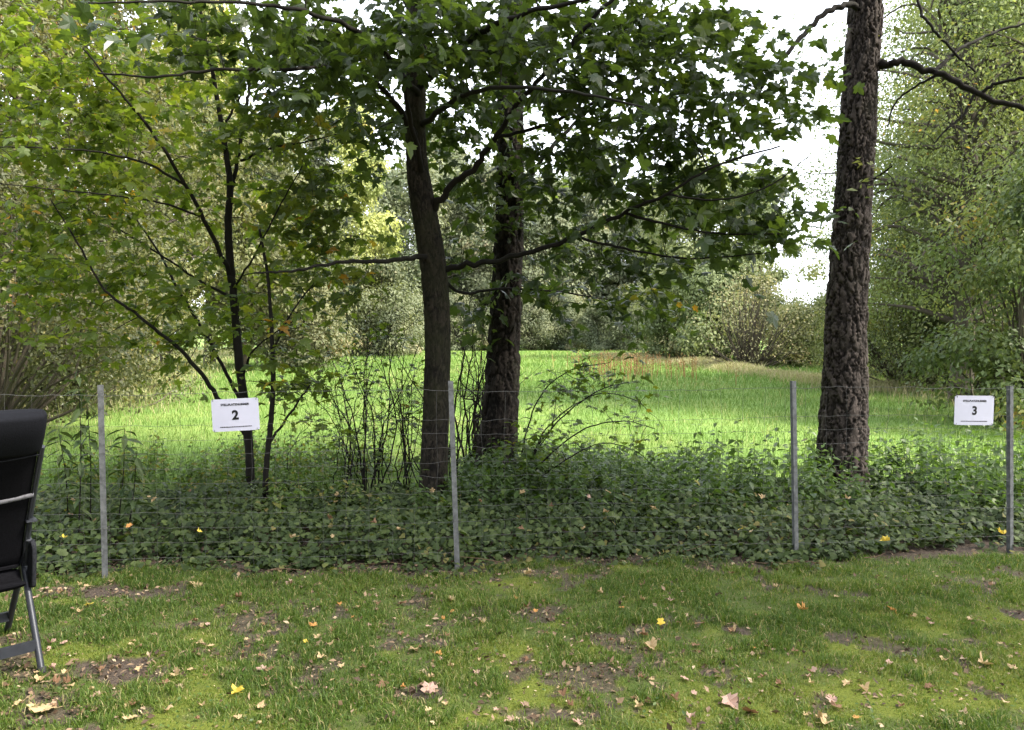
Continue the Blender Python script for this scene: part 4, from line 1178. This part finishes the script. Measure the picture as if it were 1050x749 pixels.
for (x_, y_, k_, s_) in ((-13, -5, 'round', 0.95), (-8, -9, 'round_b', 0.95), (-2.5, -11, 'round', 1.0), (3.5, -12, 'round_b', 0.95), (9.5, -12, 'round', 1.0), (-17, 2, 'round_b', 0.9)):
    th_ = plant_tree(k_, 'sky_block_tree', 'unseen leafy tree added behind the camera to block skylight', 'tree', 525, 10, s_, (1.0, 1.0, 0.9), 'unseen trees added to block skylight')  # added unseen, to darken surfaces facing the camera
    th_.location = (x_, y_, 0)
G = 'bushes at the foot of the wood on the right'
plant_tree('near_bush', 'wood_bush', 'open multi stemmed bush left of the sign numbered 3', 'bush', 940, 21, 0.95, (1.25, 1.25, 1.05), G)
plant_tree('near_bush', 'wood_bush', 'dark bush in the shade behind the sign numbered 3', 'bush', 1000, 19, 0.8, (0.8, 0.85, 0.85), G)
plant_tree('leafy', 'wood_bush', 'large leaved green bush at the right border', 'bush', 1065, 13, 0.72, (0.85, 1.0, 0.9), G)
plant_tree('near_bush', 'wood_bush', 'low olive bush right of the foot of the scaly trunk', 'bush', 905, 27, 0.8, (1.3, 1.4, 1.2), G)


# ------------------------------------------------------------------ wire fence
fence = thing('wire_fence', 'wire mesh fence on thin grey steel posts across the picture', 'fence', (0, 5.12, 0))


def fpart(mb, name, mat, smooth=False):
    return mb.build(name, mat, fence, smooth, None, origin=np.array(fence.location))


POSTS = [((108, 600), (103, 395)), ((469, 586), (462, 391)), ((817, 570), (814, 391)), ((1037, 575), (1037, 396))]
for (b, tp) in POSTS:
    x = (b[0] - 525) / F
    D0 = 5.12
    for _ in range(8):
        D0 = fence_y(x * D0)
    lo = at(b[0], b[1], D0); lo[2] = -0.3 if False else -0.05
    hi = at(tp[0], tp[1], D0)
    mb = MB()
    # T-section steel post: a flange facing the camera side and a web behind it
    w = 0.0175
    prof = [(-w, -0.004), (w, -0.004), (w, 0.002), (0.004, 0.002), (0.004, 0.034), (-0.004, 0.034), (-0.004, 0.002), (-w, 0.002)]
    ca, sa = math.cos(R(24)), math.sin(R(24))
    prof = [(px * ca - py * sa, px * sa + py * ca) for px, py in prof]
    n = len(prof)
    V = [(lo[0] + px, lo[1] + py, lo[2]) for px, py in prof] + [(hi[0] + px, hi[1] + py, hi[2]) for px, py in prof]
    mb.add(V, [(i, (i + 1) % n, n + (i + 1) % n, n + i) for i in range(n)])
    mb.add([V[n + i] for i in (0, 1, 2, 7)], [(0, 1, 2, 3)])
    mb.add([V[n + i] for i in (3, 4, 5, 6)], [(0, 1, 2, 3)])
    po = fpart(mb, 'fence_post', M['galv'])
    for hz in (0.32, 0.81, 1.2):
        f_ = (hz - lo[2]) / (hi[2] - lo[2])
        c_ = lo + (hi - lo) * f_
        a_ = np.linspace(0, 6.9, 16)
        tb = MB()
        tube(tb, np.stack([c_[0] + 0.024 * np.cos(a_), c_[1] + 0.010 + 0.028 * np.sin(a_), hz + 0.004 * a_ - 0.012], -1), 0.0016, 4)
        tb.build('wire_tie', M['wire'], po, False, None, origin=np.array(fence.location))
mb = MB()
hs = [0.12, 0.22, 0.32, 0.42, 0.52, 0.62, 0.715, 0.81, 0.905, 1.0, 1.2]
xs = np.arange(-5.6, 5.61, 0.15)
fine = np.linspace(-5.6, 5.6, 160)
off = {h: 0.006 * rng.normal() for h in hs}
for h in hs:
    zz = h + 0.010 * np.sin(fine * 2.0 + h * 3) + 0.004 * rng.normal(size=len(fine))
    tube(mb, np.stack([fine, fence_y(fine) - 0.012 + 0.006 * np.sin(fine * 3 + h * 5), zz], -1), 0.0009 if h < 1.1 else 0.0013, 4)
for x in xs:
    z = np.array([0.05] + hs)
    px = x + 0.006 * rng.normal(size=len(z))
    tube(mb, np.stack([px, fence_y(px) - 0.012 + 0.004 * rng.normal(size=len(z)), z], -1), 0.0007, 4)
fpart(mb, 'wire_mesh', M['wire'])


# ------------------------------------------------------------------ paper signs on the fence
def text_mesh(s, size, bold, name):
    c = bpy.data.curves.new(name, 'FONT')
    c.body = s; c.size = size; c.align_x = 'CENTER'; c.align_y = 'CENTER'; c.offset = bold; c.extrude = 0.0002
    o = bpy.data.objects.new(name, c)
    COL.objects.link(o)
    dg = bpy.context.evaluated_depsgraph_get()
    me = bpy.data.meshes.new_from_object(o.evaluated_get(dg))
    bpy.data.objects.remove(o); bpy.data.curves.remove(c)
    me.name = name
    return me


def sign(u, v, num, label, roll, wpx):
    x = (u - 525) / F; D0 = 5.12
    for _ in range(8):
        D0 = fence_y(x * D0)
    D0 -= 0.035
    c = at(u, v, D0)
    th = thing('paper_sign', label, 'sign', c, (R(90), R(roll), math.atan(0.095)), 'numbered pitch signs on the fence')
    w, h, rc = 0.297 / 2, 0.21 / 2, 0.007
    mb = MB()
    o = []
    for (cx, cy_, a0) in ((w - rc, h - rc, 0), (-w + rc, h - rc, 90), (-w + rc, -h + rc, 180), (w - rc, -h + rc, 270)):
        for k in range(5):
            a = R(a0 + 22.5 * k); o.append((cx + rc * math.cos(a), cy_ + rc * math.sin(a)))
    # a gently bowed sheet
    bow = lambda px: -0.004 * (px / w) ** 2 + 0.003
    n = 24
    xs_ = np.linspace(-w, w, n)
    top = []
    for px in xs_:
        inset = 0.0
        dx = w - abs(px)
        if dx < rc:
            inset = rc - math.sqrt(max(0, rc ** 2 - (rc - dx) ** 2))
        top.append(h - inset)
    V = []
    for px, ty in zip(xs_, top):
        V += [(px, -ty, bow(px)), (px, ty, bow(px)), (px, -ty, bow(px) - 0.0012), (px, ty, bow(px) - 0.0012)]
    Fc = []
    for i in range(n - 1):
        a, b = i * 4, i * 4 + 4
        Fc += [(a, b, b + 1, a + 1), (b + 2, a + 2, a + 3, b + 3), (a + 1, b + 1, b + 3, a + 3), (b, a, a + 2, b + 2)]
    mb.add(V, Fc)
    mb.build('sheet', M['paper'], th, False)

    def lay(me, y_):
        for vv in me.vertices:
            vv.co.y += y_
            vv.co.z += bow(vv.co.x) + 0.0012
        me.materials.clear(); me.materials.append(M['ink'])
        return me
    link('heading', lay(text_mesh('STELLPLATZNUMMER', 0.0185, 0.0006, 'heading'), 0.067), th)
    link('number', lay(text_mesh(num, 0.082, 0.0032, 'number'), -0.004), th)
    mb = MB()
    px = -0.10
    rr = random.Random(5)
    while px < 0.10:
        ww = rr.uniform(0.004, 0.011)
        z0 = bow(px) + 0.0012
        box(mb, (px, -0.0795, z0 - 0.0004), (px + ww, -0.0755 + rr.uniform(0, 0.001), z0 + 0.0003))
        px += ww + 0.0018
    mb.build('small_print', M['ink'], th, False)
    for sx in (-1, 1):
        for sy in (-1, 1):
            mb = MB()
            q = [(sx * (w - 0.014), sy * (h - 0.014), 0.004), (sx * (w - 0.012), sy * (h - 0.006), 0.006), (sx * (w - 0.011), sy * (h + 0.004), -0.004), (sx * (w - 0.012), sy * (h - 0.004), -0.016)]
            tube(mb, smooth_path(q, 4), 0.0016, 5)
            mb.build('cable_tie', M['tie'], th)


sign(241.5, 425.5, '2', 'white laminated paper sign numbered 2 tied to the fence', -2.5, 47)
sign(999, 421, '3', 'white laminated paper sign numbered 3 by the last post', 1.0, 43)


# ------------------------------------------------------------------ camping chair at the left border
chair = thing('camping_chair', 'black padded folding camping chair cut by the left border', 'chair', (0, 0, 0), (0, 0, R(135)))
foot_w = ground_at(43, 690)
fl = np.array([-0.22, -0.27])
cth, sth = math.cos(R(135)), math.sin(R(135))
chair.location = (float(foot_w[0] - (fl[0] * cth - fl[1] * sth)), float(foot_w[1] - (fl[0] * sth + fl[1] * cth)), 0.0)


def rounded_slab(path, half_w, thick, n_w=14, edge=0.05, bulge=0.0):
    """a padded panel following a side-view path (x, z), width along y"""
    p = np.array(path, float)
    q = smooth_path(np.column_stack([p[:, 0], np.zeros(len(p)), p[:, 1]]), 8)
    t = unit(np.gradient(q, axis=0)); nrm = np.stack([-t[:, 2], np.zeros(len(t)), t[:, 0]], -1)
    ang = np.linspace(0, 2 * math.pi, 4 * n_w, endpoint=False)
    ce, se = np.cos(ang), np.sin(ang)
    sup = 0.28
    Y = np.sign(ce) * np.abs(ce) ** sup * half_w; Nn = np.sign(se) * np.abs(se) ** 0.8 * thick / 2
    s = np.linspace(0, 1, len(q))
    endr = np.clip(np.minimum(s, 1 - s) / 0.10, 0, 1) ** 0.5
    V = q[:, None, :] + nrm[:, None, :] * (Nn[None, :, None] * (0.25 + 0.75 * endr)[:, None, None])
    V[:, :, 1] += Y[None, :] * (1 - edge * (1 - endr))[:, None]
    m_ = len(ang); L_ = len(q)
    i = np.arange(L_ - 1)[:, None] * m_; j = np.arange(m_)[None]; k = (j + 1) % m_
    mb = MB().add(V.reshape(-1, 3), np.stack([i + j, i + k, i + m_ + k, i + m_ + j], -1).reshape(-1, 4))
    for ring in (0, L_ - 1):
        c = V[ring].mean(0); jj = np.arange(m_)
        mb.add(np.vstack([V[ring], c]), np.stack([jj, (jj + 1) % m_, np.full(m_, m_)], -1))
    return mb


back_path = [(0.05, 0.46), (-0.01, 0.58), (-0.10, 0.74), (-0.22, 0.92), (-0.345, 1.10), (-0.41, 1.19)]
rounded_slab(back_path, 0.255, 0.055).build('backrest', M['chair_fabric'], chair)
rounded_slab([(-0.315, 1.075), (-0.365, 1.13), (-0.41, 1.195), (-0.43, 1.255)], 0.268, 0.12).build('headrest', M['chair_pad'], chair)
rounded_slab([(0.52, 0.50), (0.40, 0.49), (0.20, 0.47), (0.02, 0.46)], 0.255, 0.05).build('seat', M['chair_fabric'], chair)
for sy in (-0.257, 0.257):
    mb = MB(); tube(mb, smooth_path([(x_ - 0.022, sy, z_) for x_, z_ in back_path], 8), 0.006, 6); mb.build('edge_piping', M['pocket'], chair)
# trim bands sewn across the back
for (x0, z0, dz_) in ((-0.304, 1.045, 0.006), (-0.166, 0.84, 0.020)):
    mb = MB()
    yy = np.linspace(-0.262, 0.262, 20)
    zc = z0 - 0.02 * (1 - (yy / 0.262) ** 2)
    xo = x0 - 0.030 - 0.004 * (1 - (yy / 0.262) ** 2) + (z0 - zc) * 0.4
    V = []
    for a, b, c_ in zip(xo, yy, zc):
        V += [(a, b, c_ - dz_ / 2), (a - 0.002, b, c_ + dz_ / 2)]
    Fq = [(2 * i, 2 * i + 2, 2 * i + 3, 2 * i + 1) for i in range(len(yy) - 1)]
    V = np.array(V); k_ = len(V)
    V2 = V + [0.006, 0, 0]
    mb.add(np.vstack([V, V2]), Fq + [(a + k_, d + k_, c_ + k_, b + k_) for a, b, c_, d in Fq] + [(2 * i + 1, 2 * i + 3, 2 * i + 3 + k_, 2 * i + 1 + k_) for i in range(19)] + [(2 * i + 2, 2 * i, 2 * i + k_, 2 * i + 2 + k_) for i in range(19)])
    mb.build('trim_band', M['chair_trim' if z0 < 1 else 'pocket'], chair)


def bar(a, b, r=0.013, name='frame_tube', flat=1.0):
    mb = MB()
    p = smooth_path([a, b], 6)
    tube(mb, p, r, 10)
    return mb.build(name, M['chair_frame'], chair)


for sy in (-0.27, 0.27):
    bar((0.16, sy, 0.60), (-0.22, sy, 0.0), 0.015, 'rear_leg')
    bar((-0.04, sy, 0.60), (0.46, sy, 0.0), 0.015, 'front_leg')
    mb = MB(); tube(mb, smooth_path([(0.03, sy, 0.46), (-0.10, sy, 0.74), (-0.33, sy, 1.08)], 8), 0.012, 10); mb.build('back_tube', M['chair_frame'], chair)
    mb = rounded_slab([(-0.12, 0.70), (0.08, 0.69), (0.30, 0.675), (0.42, 0.66)], 0.025, 0.03, 6)
    o = mb.build('armrest', M['chair_frame'], chair); o.location.y = sy
    bar((0.16, sy, 0.60), (0.18, sy, 0.675), 0.011, 'arm_strut')
    mb = MB(); tube(mb, smooth_path([(-0.214, sy, 0.025), (-0.222, sy, 0.0)], 3), 0.02, 10); mb.build('foot_cap', M['tie'], chair)
# flat crossbars joining the legs
for (x0, z0) in ((-0.155, 0.115), (0.37, 0.115)):
    mb = MB(); box(mb, (x0 - 0.010, -0.262, z0 - 0.024), (x0 + 0.010, 0.262, z0 + 0.024)); mb.build('crossbar', M['chair_frame'], chair, False)
# pocket hanging at the side
mb = rounded_slab([(-0.02, 0.57), (-0.015, 0.48), (0.0, 0.40), (0.015, 0.335)], 0.012, 0.09, 8)
o = mb.build('side_pocket', M['pocket'], chair); o.location = (-0.01, -0.287, 0.02)
rounded_slab([(0.06, 0.44), (0.03, 0.40), (-0.02, 0.385), (-0.09, 0.40)], 0.25, 0.04).build('seat_skirt', M['chair_fabric'], chair)


# ------------------------------------------------------------------ fallen leaves, each its own object
def leaf_mesh(mat, seed, curl):
    r_ = np.random.default_rng(seed)
    v, f = DRY
    v = v.copy()
    a = r_.random() * 6.28
    v[:, :2] *= 1 - 0.12 * r_.random((len(v), 1)) * curl
    v[:, 2] = 0.6 * curl * ((v[:, 0] * math.cos(a) + (v[:, 1] - 0.35) * math.sin(a)) ** 2) * 2.2 + 0.06 * r_.normal(size=len(v))
    v[:, 1] -= 0.35
    v[:, 2] -= v[:, 2].min()
    mb = MB().add(v, f, r_.random(len(f)) * 0.5 + 0.25 + 0 * r_.random())
    t_ = np.linspace(0, 1, 5)[:, None]
    tube(mb, np.array([0, -0.35, 0.02]) + t_ * np.array([0.05, -0.4, 0.02]), 0.012, 4)
    return mb.mesh('fallen_leaf', mat, False)


LM = {}
for nm in ('dry_tan', 'dry_yellow', 'dry_orange', 'dry_brown', 'dry_pink'):
    LM[nm] = [leaf_mesh(M[nm], s, 0.5 + 0.45 * s) for s in range(4)]


def drop(kind, x, y, size, label, group='leaves fallen on the lawn', z=None, tilt=0.18):
    o = link('fallen_leaf', random.choice(LM[kind]))
    o.location = (float(x), float(y), float(lawn_z(np.array([x]), np.array([y]))[0] + 0.012 if z is None else z))
    o.rotation_euler = (random.gauss(0, tilt), random.gauss(0, tilt), random.random() * 6.28)
    o.scale = (size, size * random.uniform(0.85, 1.1), size)
    tag(o, label, 'leaf', group)
    return o


special = [('dry_yellow', 908, 572, 0.08, 'bright yellow leaf at the ivy edge below the scaly trunk'),
           ('dry_yellow', 1027, 564, 0.08, 'bright yellow leaf in the ivy at the last post'),
           ('dry_orange', 823, 628, 0.075, 'curled orange leaf standing up right of middle'),
           ('dry_orange', 915, 630, 0.07, 'flat orange brown leaf on the right of the lawn'),
           ('dry_pink', 748, 724, 0.09, 'pinkish leaf with a dark edge near the bottom border'),
           ('dry_brown', 769, 734, 0.085, 'dark reddish brown leaf at the bottom border'),
           ('dry_tan', 668, 667, 0.09, 'long pale leaf lying on the middle of the lawn'),
           ('dry_tan', 200, 604, 0.10, 'upright cream leaf at the ivy edge near the first post'),
           ('dry_yellow', 92, 623, 0.07, 'small yellow leaf near the foot of the first post'),
           ('dry_tan', 46, 732, 0.10, 'large tan leaf in the lower left corner'),
           ('dry_yellow', 244, 714, 0.07, 'yellowish folded leaf left of the bottom middle'),
           ('dry_tan', 542, 592, 0.07, 'cream leaf at the ivy edge right of the second post'),
           ('dry_yellow', 678, 643, 0.06, 'small yellow leaf on the grass of the lawn middle'),
           ('dry_tan', 1008, 685, 0.08, 'pale grey leaf by the bare soil on the right'),
           ('dry_pink', 440, 710, 0.09, 'pinkish leaf on the bare soil of the lower middle')]
for (k, u, v, s, lab) in special:
    c = ground_at(u, v)
    drop(k, c[0], c[1], s, lab, z=(0.12 if v < 575 else None), tilt=0.3)
NAMES = {'dry_tan': 'tan', 'dry_yellow': 'yellow', 'dry_orange': 'orange', 'dry_brown': 'brown', 'dry_pink': 'pinkish'}
cnt = 0
while cnt < 255:
    u = random.uniform(5, 1045); v = 588 + 158 * random.random() ** 1.0
    if random.random() > 1.25 - 0.0008 * u:
        continue
    c = ground_at(u, v)
    if c[1] > lawn_edge(np.array(c[0])) + 0.02:
        continue
    k = random.choices(['dry_tan', 'dry_pink', 'dry_brown', 'dry_orange', 'dry_yellow'], [42, 20, 34, 3, 1])[0]
    drop(k, c[0], c[1], random.uniform(0.026, 0.06) * random.choice([0.7, 1, 1]), 'small dry ' + NAMES[k] + ' leaf fallen on the lawn grass')
    cnt += 1
cnt = 0
while cnt < 30:
    u = random.uniform(40, 1045); v = random.uniform(518, 582)
    c = ground_at(u, v + 20)
    if c[1] < lawn_edge(np.array(c[0])) + 0.08:
        continue
    k = random.choices(['dry_tan', 'dry_yellow', 'dry_brown', 'dry_orange', 'dry_pink'], [45, 8, 32, 5, 10])[0]
    drop(k, c[0], c[1], random.uniform(0.035, 0.065), 'dry ' + NAMES[k] + ' leaf caught on top of the ivy', 'leaves fallen on the ivy', z=0.10 + 0.20 * min(1, (c[1] - 5) / 0.8), tilt=0.5)
    cnt += 1



# ------------------------------------------------------------------ dead twigs along the edge of the ivy
for k in range(16):
    u = random.uniform(50, 1000)
    x_ = (u - 525) / F * 5.0
    y_ = float(lawn_edge(np.array(x_))) - random.uniform(-0.03, 0.14)
    a_ = random.uniform(-0.5, 0.5) + random.choice([0, 3.14]); l_ = random.uniform(0.10, 0.34)
    d_ = np.array([math.cos(a_), math.sin(a_) * 0.5, random.uniform(-0.02, 0.16)])
    p_ = smooth_path([np.zeros(3), d_ * l_ * 0.5 + rng.normal(size=3) * 0.012, d_ * l_ + rng.normal(size=3) * 0.015], 5)
    mb = MB(); tube(mb, p_, np.linspace(0.004, 0.0018, len(p_)), 5)
    o = mb.build('dead_twig', M['litter'], None)
    o.location = (x_, y_, 0.03)
    tag(o, 'thin dead twig lying on the soil at the ivy edge', 'twig', 'dead twigs along the ivy edge')
